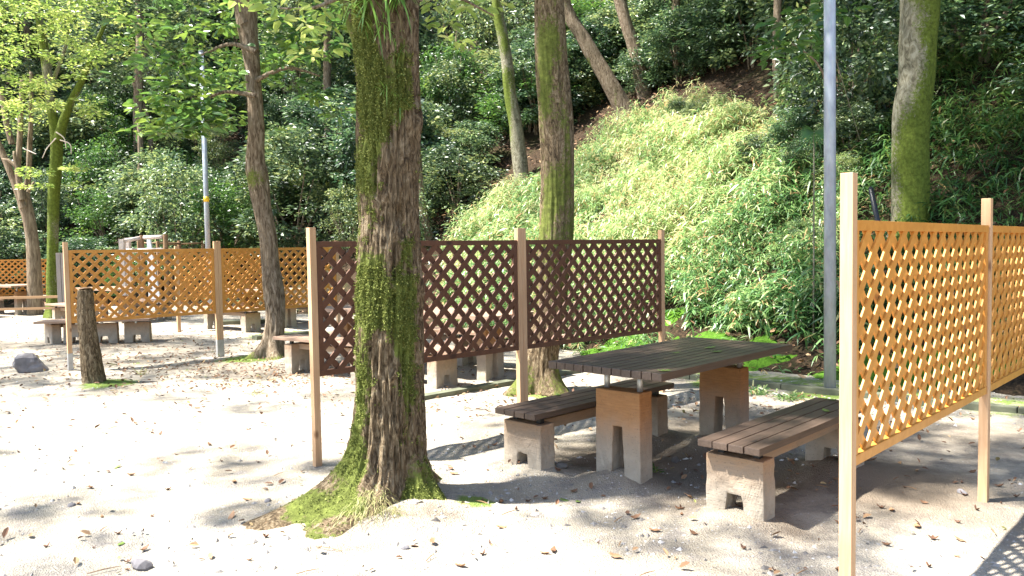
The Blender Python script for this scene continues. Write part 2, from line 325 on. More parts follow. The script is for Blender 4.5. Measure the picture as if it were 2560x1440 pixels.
# ------------------------------------------------------------ leaf batches
def unit(v): return v / np.maximum(np.linalg.norm(v, axis=-1, keepdims=True), 1e-9)
def leaf6(P, D, N, L, Wd, fold=0.18, droop=0.12):
    """oval leaf: 6 verts, 2 quads"""
    D = unit(D); Sd = unit(np.cross(D, N)); N = unit(np.cross(Sd, D)); L = L[:, None]; Wd = Wd[:, None]
    V = np.stack([P, P + D * L * .30 + Sd * Wd * .5 + N * fold * Wd, P + D * L * .72 + Sd * Wd * .38 + N * (fold * Wd - droop * L * .4),
                  P + D * L - N * droop * L, P + D * L * .72 - Sd * Wd * .38 + N * (fold * Wd - droop * L * .4), P + D * L * .30 - Sd * Wd * .5 + N * fold * Wd], 1)
    n = len(P); b = (np.arange(n) * 6)[:, None]
    Q = np.stack([b + np.array([0, 1, 2, 3]), b + np.array([0, 3, 4, 5])], 1).reshape(-1, 4)
    return V.reshape(-1, 3), Q, 2
def leaf4(P, D, N, L, Wd, fold=0.2):
    D = unit(D); Sd = unit(np.cross(D, N)); N = unit(np.cross(Sd, D)); L = L[:, None]; Wd = Wd[:, None]
    V = np.stack([P, P + D * L * .45 + Sd * Wd * .5 + N * fold * Wd, P + D * L, P + D * L * .45 - Sd * Wd * .5 + N * fold * Wd], 1)
    b = (np.arange(len(P)) * 4)[:, None]; T = np.stack([b + np.array([0, 1, 2]), b + np.array([0, 2, 3])], 1).reshape(-1, 3)
    return V.reshape(-1, 3), T, 2
def blade(P, D, Wv, L, Wd, droop):
    """strap blade: 7 verts"""
    D = unit(D); Sd = unit(np.cross(D, Wv)); L = L[:, None]; Wd = Wd[:, None]; G = np.array([0, 0, -1.0]); dr = droop[:, None] * L
    c1 = P + D * L * .35 + G * dr * .12; c2 = P + D * L * .72 + G * dr * .5; c3 = P + D * L + G * dr
    V = np.stack([P, c1 + Sd * Wd * .5, c1 - Sd * Wd * .5, c2 + Sd * Wd * .38, c2 - Sd * Wd * .38, c3], 1)
    b = (np.arange(len(P)) * 6)[:, None]
    T = np.stack([b + np.array([0, 2, 1]), b + np.array([3, 4, 5])], 1).reshape(-1, 3); Q = (b + np.array([1, 2, 4, 3]))
    return V.reshape(-1, 3), Q, T
def clump_points(centers, rad, flat, n, rng):
    """n leaves round each centre in a flattened blob"""
    k = len(centers); u = unit(rng.normal(size=(k, n, 3))); r = rng.random((k, n, 1)) ** 0.45
    off = u * r * rad[:, None, None]; off[..., 2] *= flat
    return (centers[:, None, :] + off).reshape(-1, 3), off.reshape(-1, 3)
def foliage(name, centers, rad, flat, n, size, mat, parent=None, seed=1, up=0.8, oval=False, bias=(0, 0, 0), tint=(0.45, 0.25), droop=0.25):
    rng = np.random.default_rng(seed); centers = np.asarray(centers, float); rad = np.asarray(rad, float)
    P, off = clump_points(centers, rad, flat, n, rng); m = len(P)
    D = unit(off + 0.25 * rng.normal(size=(m, 3)) * np.linalg.norm(off, axis=1, keepdims=True)); D[:, 2] = D[:, 2] * 0.5 - droop * rng.random(m)
    N = np.array([0, 0, up]) + np.asarray(bias) + 0.45 * rng.normal(size=(m, 3))
    L = size * (0.65 + 0.7 * rng.random(m)); Wd = L * (0.42 + 0.15 * rng.random(m))
    ct = np.repeat(rng.normal(0, 0.14, len(centers)), n); t = np.clip(tint[0] + ct + tint[1] * rng.normal(size=m), 0, 1)
    if oval:
        V, Q, k = leaf6(P, D, N, L, Wd); return mk(name, V, quads=Q, mat=mat, parent=parent, attr=[('tint', 'FACE', np.repeat(t, k))])
    V, T, k = leaf4(P, D, N, L, Wd); return mk(name, V, tris=T, mat=mat, parent=parent, attr=[('tint', 'FACE', np.repeat(t, k))])
def ell_centers(k, R3, rng, shell=0.55, zmin=-0.9):
    u = unit(rng.normal(size=(k * 3, 3))); u = u[u[:, 2] > zmin][:k]; r = shell + (1 - shell) * rng.random((len(u), 1)) ** 0.6
    return u * r * np.asarray(R3)

# ------------------------------------------------------------ trunks
def resample(path, step):
    P = np.array(path, float); out = []
    for i in range(len(P) - 1):
        p0 = P[max(i - 1, 0)]; p1 = P[i]; p2 = P[i + 1]; p3 = P[min(i + 2, len(P) - 1)]
        n = max(1, int(np.linalg.norm((p2 - p1)[:3]) / step))
        for k in range(n):
            t = k / n; out.append(0.5 * ((2 * p1) + (-p0 + p2) * t + (2 * p0 - 5 * p1 + 4 * p2 - p3) * t * t + (-p0 + 3 * p1 - 3 * p2 + p3) * t ** 3))
    out.append(P[-1]); return np.array(out)
def tube(path, seg=16, step=0.08, amp=0.06, freq=5.0, fz=1.2, seed=0, extra=None, mossf=None, lump=0.05):
    """bark tube; path (x,y,z,r); returns V, Q, moss attribute"""
    Pt = resample(path, step); C = Pt[:, :3]; r = Pt[:, 3]; T = np.gradient(C, axis=0); T = unit(T)
    X = unit(np.cross(T, np.array([0.0, 1.0, 0.02]))); Y = np.cross(T, X); Y = unit(Y); X = unit(np.cross(Y, T))
    th = np.linspace(0, 2 * np.pi, seg, endpoint=False); c, s_ = np.cos(th), np.sin(th)
    dirs = X[:, None, :] * c[None, :, None] + Y[:, None, :] * s_[None, :, None]
    arc = np.concatenate([[0], np.cumsum(np.linalg.norm(np.diff(C, axis=0), axis=1))])
    Q3 = np.stack([np.broadcast_to(c, (len(C), seg)) * freq, np.broadcast_to(s_, (len(C), seg)) * freq, np.broadcast_to(arc[:, None] * fz, (len(C), seg))], -1)
    ridg = 1 - 2 * np.abs(fbm(Q3, 3, seed)); low = fbm(Q3 * np.array([.25, .25, .9]) + 5, 2, seed + 9)
    rr = r[:, None] * (1 + amp * ridg * 0.7 + lump * low)
    if extra is not None: rr = rr + extra(dirs, C[:, 2][:, None], arc[:, None])
    V = C[:, None, :] + dirs * rr[..., None]
    n = len(C); i = np.arange(n - 1)[:, None] * seg; j = np.arange(seg)[None, :]; j2 = (j + 1) % seg
    Q = np.stack([i + j, i + j2, i + seg + j2, i + seg + j], -1).reshape(-1, 4)
    V = V.reshape(-1, 3); base = len(V); V = np.vstack([V, C[-1:]]); 
    T3 = np.stack([np.arange(seg) + (n - 1) * seg, (np.arange(seg) + 1) % seg + (n - 1) * seg, np.full(seg, base)], -1)
    moss = np.zeros(len(V)) if mossf is None else np.append(mossf(dirs, V[:-1].reshape(n, seg, 3)).ravel(), 0)
    return V, Q, T3, moss
def put_tube(name, path, mat, parent, **k):
    V, Q, T, mo = tube(path, **k); return mk(name, V, quads=Q, tris=T, mat=mat, parent=parent, attr=[('moss', 'POINT', mo)], smooth=True)
def moss_fn(base, side=(-1, -0.3, 0), k=0.5, f=3.0, seed=3):
    sd = np.array(side, float); sd /= np.linalg.norm(sd)
    def fn(dirs, V): return base + k * (dirs @ sd) + 0.55 * fbm(V * np.array([f, f, f * 0.45]), 3, seed)
    return fn
def rel(path, b): return [(p[0] - b[0], p[1] - b[1], p[2] - b[2], p[3]) for p in path]
def px_path(pts, Y, dy=0.0, scale=FPX):
    """trunk path from (px, py, width_px) seen at distance Y (+dy metres per metre of height)"""
    out = []
    for (x, y, w) in pts:
        p = at(x, y, Y); yy = Y + dy * p.z; p = at(x, y, yy); out.append((p.x, p.y, p.z, w / 2 / scale * yy))
    return out
# ============================================================ SETTING
U = R(45.0)
T1B = Vector((-0.70, 4.52, 0))
MOUNDS += [(T1B.x + .1, T1B.y - .25, .42, .07), (T1B.x - .45, T1B.y - .2, .3, .03)]
TBL_LEGS = []
def grid_axis(lo, a, b, hi, fine, n):
    l = a - np.geomspace(fine, a - lo, n)[::-1]; h = b + np.geomspace(fine, hi - b, n); return np.concatenate([l, np.arange(a, b + fine, fine), h])
PIC = dict(loc=(1.08, 5.22), rz=R(46.5)); BNR = dict(loc=(1.595, 4.55), rz=R(46.5)); BNL = dict(loc=(0.53, 5.44), rz=R(45))
def on(loc, rz, dx, dy): return (loc[0] + dx * math.cos(rz) - dy * math.sin(rz), loc[1] + dx * math.sin(rz) + dy * math.cos(rz))
for (B, ds, rr, hh) in ((PIC, .61, .25, .08), (BNR, .62, .26, .07), (BNL, .62, .26, .08)):
    for sg in (-1, 1):
        x, y = on(B['loc'], B['rz'], sg * ds, 0); MOUNDS.append((x, y, rr, hh))
MOUNDS += [(-0.79, 8.2, .3, .04), (-5.46, 9.81, .15, .02), (-4.73, 8.99, .25, .03), (-7.2, 13.2, .6, .04)]
xs = grid_axis(-160, -5.5, 5.0, 160, 0.045, 40); ys = grid_axis(-60, 2.3, 9.8, 220, 0.045, 46)
GX, GY = np.meshgrid(xs, ys); GZ = groundz(GX, GY); sfd = footdist(GX, GY)
GZ = np.where(sfd > 0.6, GZ - 0.25, GZ)
nx, ny = len(xs), len(ys); i = np.arange(ny - 1)[:, None] * nx; j = np.arange(nx - 1)[None, :]
gm = .62 * np.clip(1.25 - np.abs(sfd + 0.45) * 1.3, 0, 1) * (GX > 0.8) * np.clip((GX - .8) * .8, 0, 1)
for (mx, my, mr) in [(0.35, 7.75, .25), (-3.55, 10.75, .45), (-4.5, 8.85, .32), (-0.22, 4.42, .12), (-3.9, 13.8, .8), (2.1, 8.2, .3), (2.9, 7.55, .3)]:
    gm = np.maximum(gm, 1.1 * np.exp(-((GX - mx) ** 2 + (GY - my) ** 2) / mr ** 2))
gd = np.zeros_like(GX)  # brown dirt, plus shade under tables and behind fences painted into the colour
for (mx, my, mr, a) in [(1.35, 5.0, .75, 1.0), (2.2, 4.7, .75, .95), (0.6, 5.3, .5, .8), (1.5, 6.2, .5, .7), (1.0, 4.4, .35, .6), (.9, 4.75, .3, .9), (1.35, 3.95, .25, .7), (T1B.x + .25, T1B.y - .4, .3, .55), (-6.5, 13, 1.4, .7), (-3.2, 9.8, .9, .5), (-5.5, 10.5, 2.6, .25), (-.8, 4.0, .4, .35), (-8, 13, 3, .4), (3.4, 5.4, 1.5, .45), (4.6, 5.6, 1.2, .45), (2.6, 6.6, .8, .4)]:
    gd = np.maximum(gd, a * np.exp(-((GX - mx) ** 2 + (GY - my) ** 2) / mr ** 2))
g = mk('ground', np.stack([GX, GY, GZ], -1), quads=np.stack([i + j, i + j + 1, i + nx + j + 1, i + nx + j], -1), mat=GROUND, attr=[('moss', 'POINT', gm.ravel()), ('dirt_shade', 'POINT', gd.ravel())], smooth=True)
tag(g, kind='structure')
hx = np.concatenate([np.arange(-90, -20, 1.5), np.arange(-20, 16, .3), np.arange(16, 60, 1.5)]); hy = np.concatenate([np.arange(-30, 4, 1.5), np.arange(4, 32, .3), np.arange(32, 110, 2)])
HX, HY = np.meshgrid(hx, hy); HZ = hillz(HX, HY) + 0.05 * n2(HX, HY, 2.2, 31) * (footdist(HX, HY) > .3)
HZ = np.where(footdist(HX, HY) < -0.25, -0.5, HZ)
nx, ny = len(hx), len(hy); i = np.arange(ny - 1)[:, None] * nx; j = np.arange(nx - 1)[None, :]
tag(mk('hillside', np.stack([HX, HY, HZ], -1), quads=np.stack([i + j, i + j + 1, i + nx + j + 1, i + nx + j], -1), mat=HILLM, smooth=True), kind='structure')

# kerb along the foot of the slope
def kerb(name, a, b, w, h, label, seg=1.0, jit=.01):
    a = Vector(a); b = Vector(b); d = b - a; L = d.length; rz = math.atan2(d.y, d.x)
    t = thing(name, label, 'kerb', (a.x, a.y, 0), rz); m = MB(); x = 0
    while x < L - .2:
        q = min(seg, L - x); m.box((x + q / 2, random.uniform(-jit, jit), h / 2 - .05), (q - .008, w, h + .1), Matrix.Rotation(random.uniform(-.008, .008), 3, 'Z')); x += q
    m.build('kerb_stone', KERBM, t, .008); return t
kerb('stone_kerb', (0.4, 9.85, 0), (6.6, 4.55, 0), .11, .05, 'low grey kerb running along the mossy foot of the slope')
kerb('stone_kerb', (-1.15, 7.35, 0), (0.75, 9.15, 0), .12, .045, 'worn mossy kerb edging the ground in front of the long table', 1.3, .012)
kerb('stone_kerb', gp(545, 812), gp(700, 806), .35, .08, 'reddish stone edging near the slender grey pole')
kerb('stone_kerb', gp(636, 850), gp(775, 838), .22, .07, 'mossy stone edging behind the crooked tree')

# ============================================================ FENCES
def lattice_slats(m, x0, x1, z0, z1, y, sgn, pitch=.0975, w=.038, th=.015):
    """slats at 45 degrees clipped to a rectangle"""
    step = pitch * math.sqrt(2); W_, H_ = x1 - x0, z1 - z0; k = -H_ - step
    c = k
    while c < W_ + H_:
        # line x = x0 + c + t , z = z0 + t  (sgn +) or z = z1 - t
        t0 = max(0, -c); t1 = min(H_, W_ - c)
        if t1 - t0 > .03:
            xa, xb = x0 + c + t0, x0 + c + t1; za, zb = (z0 + t0, z0 + t1) if sgn > 0 else (z1 - t0, z1 - t1)
            L = math.hypot(xb - xa, zb - za) ; ang = math.atan2(zb - za, xb - xa)
            m.box(((xa + xb) / 2, y, (za + zb) / 2), (L + .012, th, w), Matrix.Rotation(-ang, 3, 'Y'))
        c += step
def make_fence(loc, rz, label, mat, panels, z0=.6, z1=1.5, posts=None, pmat=WOOD, group=None, foot=False, depth=.034, front=1, sw=.038, st=.014):
    """panels: [(x0,x1)], posts: [(x, width, height, is_double)] along local x"""
    t = thing('lattice_fence', label, 'fence', loc, rz, group)
    for (a, b) in panels:
        f = .038; m = MB()
        m.box(((a + b) / 2, 0, z1 - f / 2), (b - a, depth, f)); m.box(((a + b) / 2, 0, z0 + f / 2), (b - a, depth, f))
        for x in (a + f / 2, b - f / 2): m.box((x, 0, (z0 + z1) / 2), (f, depth - .004, z1 - z0 - 2 * f))
        fr = m.build('panel_frame', mat, t, .0025)
        l = MB(); lattice_slats(l, a + f - .008, b - f + .008, z0 + f - .008, z1 - f + .008, -(st / 2 + .0003) * front, 1, w=sw, th=st)
        lattice_slats(l, a + f - .008, b - f + .008, z0 + f - .008, z1 - f + .008, (st / 2 + .0003) * front, -1, w=sw, th=st)
        l.build('lattice', mat, fr, .0012)
    for (x, w, h, dbl) in posts:
        if dbl:
            for k in (-1, 1):
                p = MB().box((x + k * (w / 4 + .001), 0, h / 2 - .06 + random.uniform(-.004, .004)), (w / 2, .046, h + .12)).build('post', pmat, t, .003)
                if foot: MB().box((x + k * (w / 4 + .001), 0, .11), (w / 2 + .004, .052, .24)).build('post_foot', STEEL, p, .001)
        else:
            p = MB().box((x, 0, h / 2 - .06), (w, .046, h + .12)).build('post', pmat, t, .003)
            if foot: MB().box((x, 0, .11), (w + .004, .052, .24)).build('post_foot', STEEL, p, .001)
    return t
a = Vector((-1.32, 5.29)); b = Vector((1.46, 7.81)); d = b - a
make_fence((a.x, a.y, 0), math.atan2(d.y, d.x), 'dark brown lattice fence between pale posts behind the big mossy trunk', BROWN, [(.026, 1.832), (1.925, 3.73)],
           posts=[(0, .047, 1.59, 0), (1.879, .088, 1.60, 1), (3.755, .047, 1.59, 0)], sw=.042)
b = Vector((2.57, 4.33)); rz = R(46.5); a2 = b - Vector((math.cos(rz), math.sin(rz))) * 1.95
make_fence((a2.x, a2.y, 0), rz, 'tall orange lattice fence in the right foreground, cut by the photo edge', ORANGE, [(.026, 1.922), (1.978, 3.812)], z0=.605, z1=1.515,
           posts=[(0, .046, 1.685, 0), (1.95, .05, 1.66, 0), (3.84, .05, 1.66, 0)], sw=.041, st=.0085)
a = Vector((-5.46, 9.81)); rz = R(43.7)
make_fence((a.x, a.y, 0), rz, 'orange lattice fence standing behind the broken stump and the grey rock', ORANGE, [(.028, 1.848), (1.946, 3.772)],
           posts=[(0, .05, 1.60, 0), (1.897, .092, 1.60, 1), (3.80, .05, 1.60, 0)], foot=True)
a = Vector((-12.1, 21.0)); rz = R(35)
make_fence((a.x, a.y, -.1), rz, 'distant orange lattice fence at the left edge below the trees', ORANGE, [(-1.9, -.04), (-3.82, -1.98), (-5.7, -3.9)], z0=.54, z1=1.46,
           posts=[(-1.94, .07, 1.45, 0), (-3.86, .07, 1.6, 0), (-5.75, .07, 1.6, 0)])
# a third orange run further back on the right of it
p = gp(448, 830); make_fence((p.x, p.y, 0), R(43), 'far orange lattice fence half seen through the left lattice fence', ORANGE, [(.04, 1.84)], posts=[(0, .06, 1.58, 0), (1.88, .07, 1.58, 0)])
# two-rail fence
p = gp(160, 800); rz = R(187)
t = thing('rail_fence', 'low fence of two plain rails ending in a grey double post', 'fence', (p.x, p.y, 0), rz)
for k in (-1, 1): MB().box((k * .05, 0, .70), (.09, .10, 1.6)).build('post', GREYW, t, .004)
for x in (1.9, 3.8, 5.7): MB().box((x, 0, .35), (.09, .09, .85)).build('post', GREYW, t, .004)
for z in (.52, .27): MB().box((3.0, -.075, z), (6.6, .04, .055)).build('rail', WOODX, t, .003)

# ============================================================ TABLES AND BENCHES
def leg_outline(w, h, ow, ot, oh, buried=.12):
    return [(-w / 2, -buried), (-ow / 2, -buried), (-ot / 2, oh), (ot / 2, oh), (ow / 2, -buried), (w / 2, -buried), (w / 2 - .006, h), (-w / 2 + .006, h)]
CLOUD = bpy.data.textures.new('worn_edges', 'CLOUDS'); CLOUD.noise_scale = .05; CLOUD.noise_depth = 3
def make_leg(t, x, w, h, dpt, ow, ot, oh, mat, rough=True):
    m = MB(); n = 8
    pts = leg_outline(w, h, ow, ot, oh); B = 0
    # two uprights and a head, built as one welded outline in three convex pieces
    m.V = [(s * dpt / 2, u, z) for s in (-1, 1) for (u, z) in pts]; m.n = 16
    for (o, rev) in ((0, True), (8, False)):
        for f in ([0, 1, 2, 7], [2, 3, 6, 7], [3, 4, 5, 6]):
            f = [o + q for q in f]; m.F.append(f[::-1] if rev else f)
    for q in range(8): m.F.append([q, (q + 1) % 8, 8 + (q + 1) % 8, 8 + q])
    o = m.build('leg', mat, t, .010); o.location = (x, 0, 0)
    if rough:
        sb = o.modifiers.new('s', 'SUBSURF'); sb.subdivision_type = 'SIMPLE'; sb.levels = sb.render_levels = 4
        dp = o.modifiers.new('d', 'DISPLACE'); dp.texture = CLOUD; dp.strength = .012; dp.mid_level = .5; dp.texture_coords = 'GLOBAL'
    return o
def planks(t, L, Wd, n, z, th, mat, gap=.006, name='plank', bev=.004):
    pw = (Wd - gap * (n - 1)) / n
    for k in range(n):
        y = -Wd / 2 + pw / 2 + k * (pw + gap)
        MB().box((random.uniform(-.003, .003), y, z - th / 2 + random.uniform(-.0008, .0008)), (L, pw, th)).build(name, mat, t, bev)
def make_table(loc, rz, label, L=1.65, Wd=.82, n=12, mat=PLANK, conc=CONC_T, legs=(-.61, .61), group=None, cat='picnic table'):
    t = thing('picnic_table', label, cat, (loc[0], loc[1], 0), rz, group)
    planks(t, L, Wd, n, .735, .044, mat)
    for x in legs:
        make_leg(t, x, .33, .575, .13, .115, .065, .36, conc)
        for y in (-.12, .12): MB().cyl((x, y, .565), (x, y, .690), .018, n=14).build('spacer', STEEL, t, 0, True)
        MB().box((x, 0, .6855), (.10, Wd - .16, .008)).build('bracket', STEEL, t)
    return t
def make_bench(loc, rz, label, L=1.5, Wd=.345, n=4, mat=PLANK, conc=CONC_B, legs=(-.62, .62), group=None, h=.345):
    t = thing('bench', label, 'bench', (loc[0], loc[1], 0), rz, group)
    planks(t, L, Wd, n, .425, .036, mat, .007)
    for x in legs:
        make_leg(t, x, .33, h, .13, .15, .08, .15, conc)
        for y in (-.10, .10): MB().box((x, y, (h + .388) / 2), (.035, .035, .388 - h + .01)).build('spacer', BLACKP, t)
    MB().box((0, 0, .312), (legs[-1] - legs[0], .10, .065)).build('beam', CONC_T, t, .006)
    return t
make_table(PIC['loc'], PIC['rz'], 'dark plank picnic table on brown concrete legs in the foreground')
make_bench(BNR['loc'], BNR['rz'], 'nearest dark plank bench, between the table and the right lattice fence')
make_bench(BNL['loc'], BNL['rz'], 'dark plank bench between the foreground table and the brown lattice fence')
# long table set behind the brown lattice
rz2 = math.atan2(.6, -.8) ; ax = Vector((-.8, .6)); nn = Vector((.6, .8)); re = Vector((.03, 8.54)); c = re + ax * 1.45
make_table(c, rz2, 'long sunlit table seen through the brown lattice fence', 2.9, .82, 12, PLANKL, legs=(-1.1, 1.1))
c2 = Vector((-.53, 8.03)) + ax * 1.40; make_bench(c2, rz2, 'long sunlit bench whose end shows left of the brown fence post', 2.8, .37, 4, PLANKL, legs=(-1.15, 0, 1.15))
c3 = re + nn * .78 + ax * 1.35; make_bench(c3, rz2, 'long bench on the far side of the table behind the brown lattice', 2.8, .37, 4, PLANKL, legs=(-1.15, 0, 1.15))
# low concrete bench under the left lattice fence
p = gp(245, 858); t = thing('bench', 'low wide bench on arched concrete blocks under the left lattice fence', 'bench', (p.x, p.y, 0), R(10))
planks(t, 1.72, .5, 5, .395, .035, PLANKL, .01)
for (x, y, r) in ((-.28, -.05, 0), (.13, -.05, 4), (.62, 0, 0)):
    o = make_leg(t, 0, .40, .33, .14, .17, .10, .12, CONC_B); o.location = (x, y, 0); o.rotation_euler = (0, 0, R(90 + r))
o = make_leg(t, 0, .42, .33, .14, .17, .10, .12, CONC_B); o.location = (-.70, .08, 0); o.rotation_euler = (0, 0, R(35))
MB().box((-.4, .1, .30), (.55, .06, .06)).build('beam', CONC_B, t, .004)
for (x, y) in ((-.7, 0), (-.28, -.1), (.1, -.1), (.62, -.1)): MB().box((x, y, .35), (.03, .03, .06)).build('spacer', STEEL, t)
# far sets seen through the left lattice
for (cx, cy, rz, w1, w2, w3) in ((-4.75, 15.5, 143, 'grey picnic table behind the left fence, nearest the slender pole', 'bench in front of the table near the slender pole', 'bench behind the table near the slender pole'),
                                 (-8.6, 17.2, 143, 'sunlit picnic table seen through the middle of the left lattice fence', 'sunlit bench in front of the table seen through the left lattice', 'sunlit bench behind the table seen through the left lattice'),
                                 (-12.6, 20.0, 150, 'far picnic table behind the two-rail fence at the left edge', 'far bench on concrete blocks under the two rails at the left edge', 'farthest bench at the left edge, behind the rails')):
    q = R(rz); off = Vector((math.sin(q), -math.cos(q)))
    make_table((cx, cy), q, w1, 1.8, .82, 8, PLANKL, legs=(-.6, .6)); make_bench((cx + off.x * .8, cy + off.y * .8), q, w2, 1.8, .4, 4, PLANKL, legs=(-.6, .6)); make_bench((cx - off.x * .8, cy - off.y * .8), q, w3, 1.8, .4, 4, PLANKL, legs=(-.6, .6))

# ============================================================ POLES, STUMP, ROCK, LOG RAILING
def pole(base, h, r, tilt, label, band=None):
    t = thing('metal_pole', label, 'pole', base)
    top = Vector((tilt[0] * h, tilt[1] * h, h)); MB().cyl((0, 0, -.1), top, r, r * .93, 24).build('shaft', GALV, t, 0, True)
    if band:
        f0, f1 = band; MB().cyl(top * f0, top * f1, r * 1.04, r * 1.04, 24).build('tape_band', YELLOW, t, 0, True)
    MB().cyl(top, top * 1.003, r * 1.08, r * 1.0, 24).build('cap', GALV, t)
    m = MB().cyl((0, 0, -.03), (0, 0, .012), r * 1.7, r * 1.6, 24).build('base_collar', KERBM, t, .003)
    return t
pole(gp(2075, 981), 5.6, .056, (-.004, .0), 'tall thick galvanised pole beside the right lattice fence')
pole(gp(527, 813), 5.4, .05, (-.001, 0), 'slender galvanised pole with yellow tape behind the left fence', (.455, .475))
p = at(2208, 560, 10.2); t = thing('black_pipe', 'thin black pipe leaning out of the undergrowth behind the right fence', 'pipe', (p.x, p.y, p.z - .6))
MB().cyl((.16, .02, -.4), (-.16, 0, 1.05), .035, .033, 14).build('pipe', BLACKP, t, 0, True); MB().cyl((-.161, 0, 1.052), (-.166, 0, 1.075), .028, .02, 14).build('cap', BLACKP, t)
a_ = at(2072, 90, 7.66); b_ = at(2150, 350, 10.5); t = thing('guy_wire', 'thin wire slanting down from the thick pole into the dark slope', 'wire', (b_.x, b_.y, b_.z))
MB().cyl((0, 0, 0), a_ - b_, .004, n=5).build('wire', GREYW, t)
def stump():
    b = gp(237, 958); t = thing('tree_stump', 'broken mossy trunk stub leaning beside the left lattice fence', 'stump', b)
    tp = at(216, 722, b.y + .02); mid = at(222, 830, b.y + .01)
    path = [(0.01, 0, -.12, .125), (0, 0, .02, .105), ((mid - b).x, 0, (mid - b).z, .088), ((tp - b).x, 0, (tp - b).z - .01, .074)]
    o = put_tube('trunk', path, BARK1, t, seg=60, step=.015, amp=.18, freq=4, fz=1.5, seed=31, mossf=moss_fn(-.15, (-1, -.5, 0), .25, 3, 5), lump=.12)
    e = path[-1]; MB().cyl((e[0] - .001, e[1], e[2] - .004), (e[0] - .004, e[1] + .004, e[2] + .010), e[3] * .97, e[3] * .88, 22).build('cut_face', LOGM, t, .003)
stump()
def rock(p, s, seed, name, label, mat=ROCKM, sub=4, group=None, squash=(1, .7, .6), rot=0):
    import bmesh
    bm = bmesh.new(); bmesh.ops.create_icosphere(bm, subdivisions=sub, radius=1); V = np.array([v.co[:] for v in bm.verts])
    d = fbm(V * 0.9 + seed * 7.1, 4, seed); f = V.copy()
    rr = 1 + .28 * d
    nrm = unit(np.random.default_rng(seed).normal(size=(9, 3)))
    for q in nrm:
        k = (f * rr[:, None]) @ q; rr = np.where(k > .72, rr * .72 / np.maximum(k, 1e-6), rr)
    V = V * rr[:, None] * np.array(squash) * s; V[:, 2] += s * squash[2] * .62
    for v, c in zip(bm.verts, V): v.co = c
    me = bpy.data.meshes.new(name); bm.to_mesh(me); bm.free(); me.materials.append(mat); o = bpy.data.objects.new(name, me); COL.objects.link(o); o.location = p; o.rotation_euler = (0, 0, rot); tag(o, label, 'rock', group)
    return o
p = gp(52, 930); rock((p.x + .05, p.y + .1, -.03), .20, 12, 'rock', 'grey angular rock lying at the left edge in front of the fence', squash=(1.05, .8, .72), rot=.5)
# log railing far back
rb = at(430, 640, 21.5); t = thing('log_railing', 'round log posts and rails standing behind the left lattice fence', 'railing', (rb.x, rb.y, 0)); Y = 21.5
def lp(x, y, Yd): q = at(x, y, Yd); return q - Vector((rb.x, rb.y, 0))
for (x, y, Yd, r) in ((354, 588, 20.3, .055), (413, 586, 20.0, .06), (448, 602, 21, .05), (507, 602, 22.5, .05), (346, 602, 21.6, .04), (394, 603, 21.6, .045)):
    q = lp(x, y, Yd); MB().cyl((q.x, q.y, -.1), q, r, r * .95, 14).build('log_post', LOGM, t, .005, True)
for (x, y, Yd) in ((305, 598, 20.0), (319, 595, 20.6)):
    q = lp(x, y, Yd); MB().box((q.x, q.y, q.z / 2), (.12, .12, q.z)).build('square_post', LOGP, t, .004)
for (p0, p1, r, mt) in (((305, 603, 20.0), (350, 595, 20.3), .05, LOGP), ((354, 594, 20.35), (405, 592, 20.0), .05, LOGP), ((346, 607, 21.6), (413, 608, 21.6), .02, LOGM), ((413, 609, 20.1), (450, 609, 21), .03, LOGM), ((450, 610, 21), (507, 608, 22.5), .02, LOGM), ((300, 628, 20.2), (413, 625, 20.1), .06, LOGP), ((413, 626, 20.1), (515, 626, 22.4), .05, LOGM)):
    MB().cyl(lp(*p0), lp(*p1), r, r, 12).build('rail', mt, t, 0, True)
q0 = [at(x, y, 21.2) for (x, y) in ((368, 599), (377, 599), (388, 630), (368, 630))]
m = MB(); cb = (q0[2] + q0[3]) / 2; cb.z = 0; pts = [((v - cb).x, v.z) for v in q0[:2]] + [((q0[2] - cb).x + .12, 0.02), ((q0[3] - cb).x, 0.02)]
m.prism([(u, z) for (u, z) in pts], -.03, .03, 'y'); o = m.build('white_panel', WHITEP, None, .004); o.location = cb; tag(o, 'white tapered board propped behind the log railing', 'board')
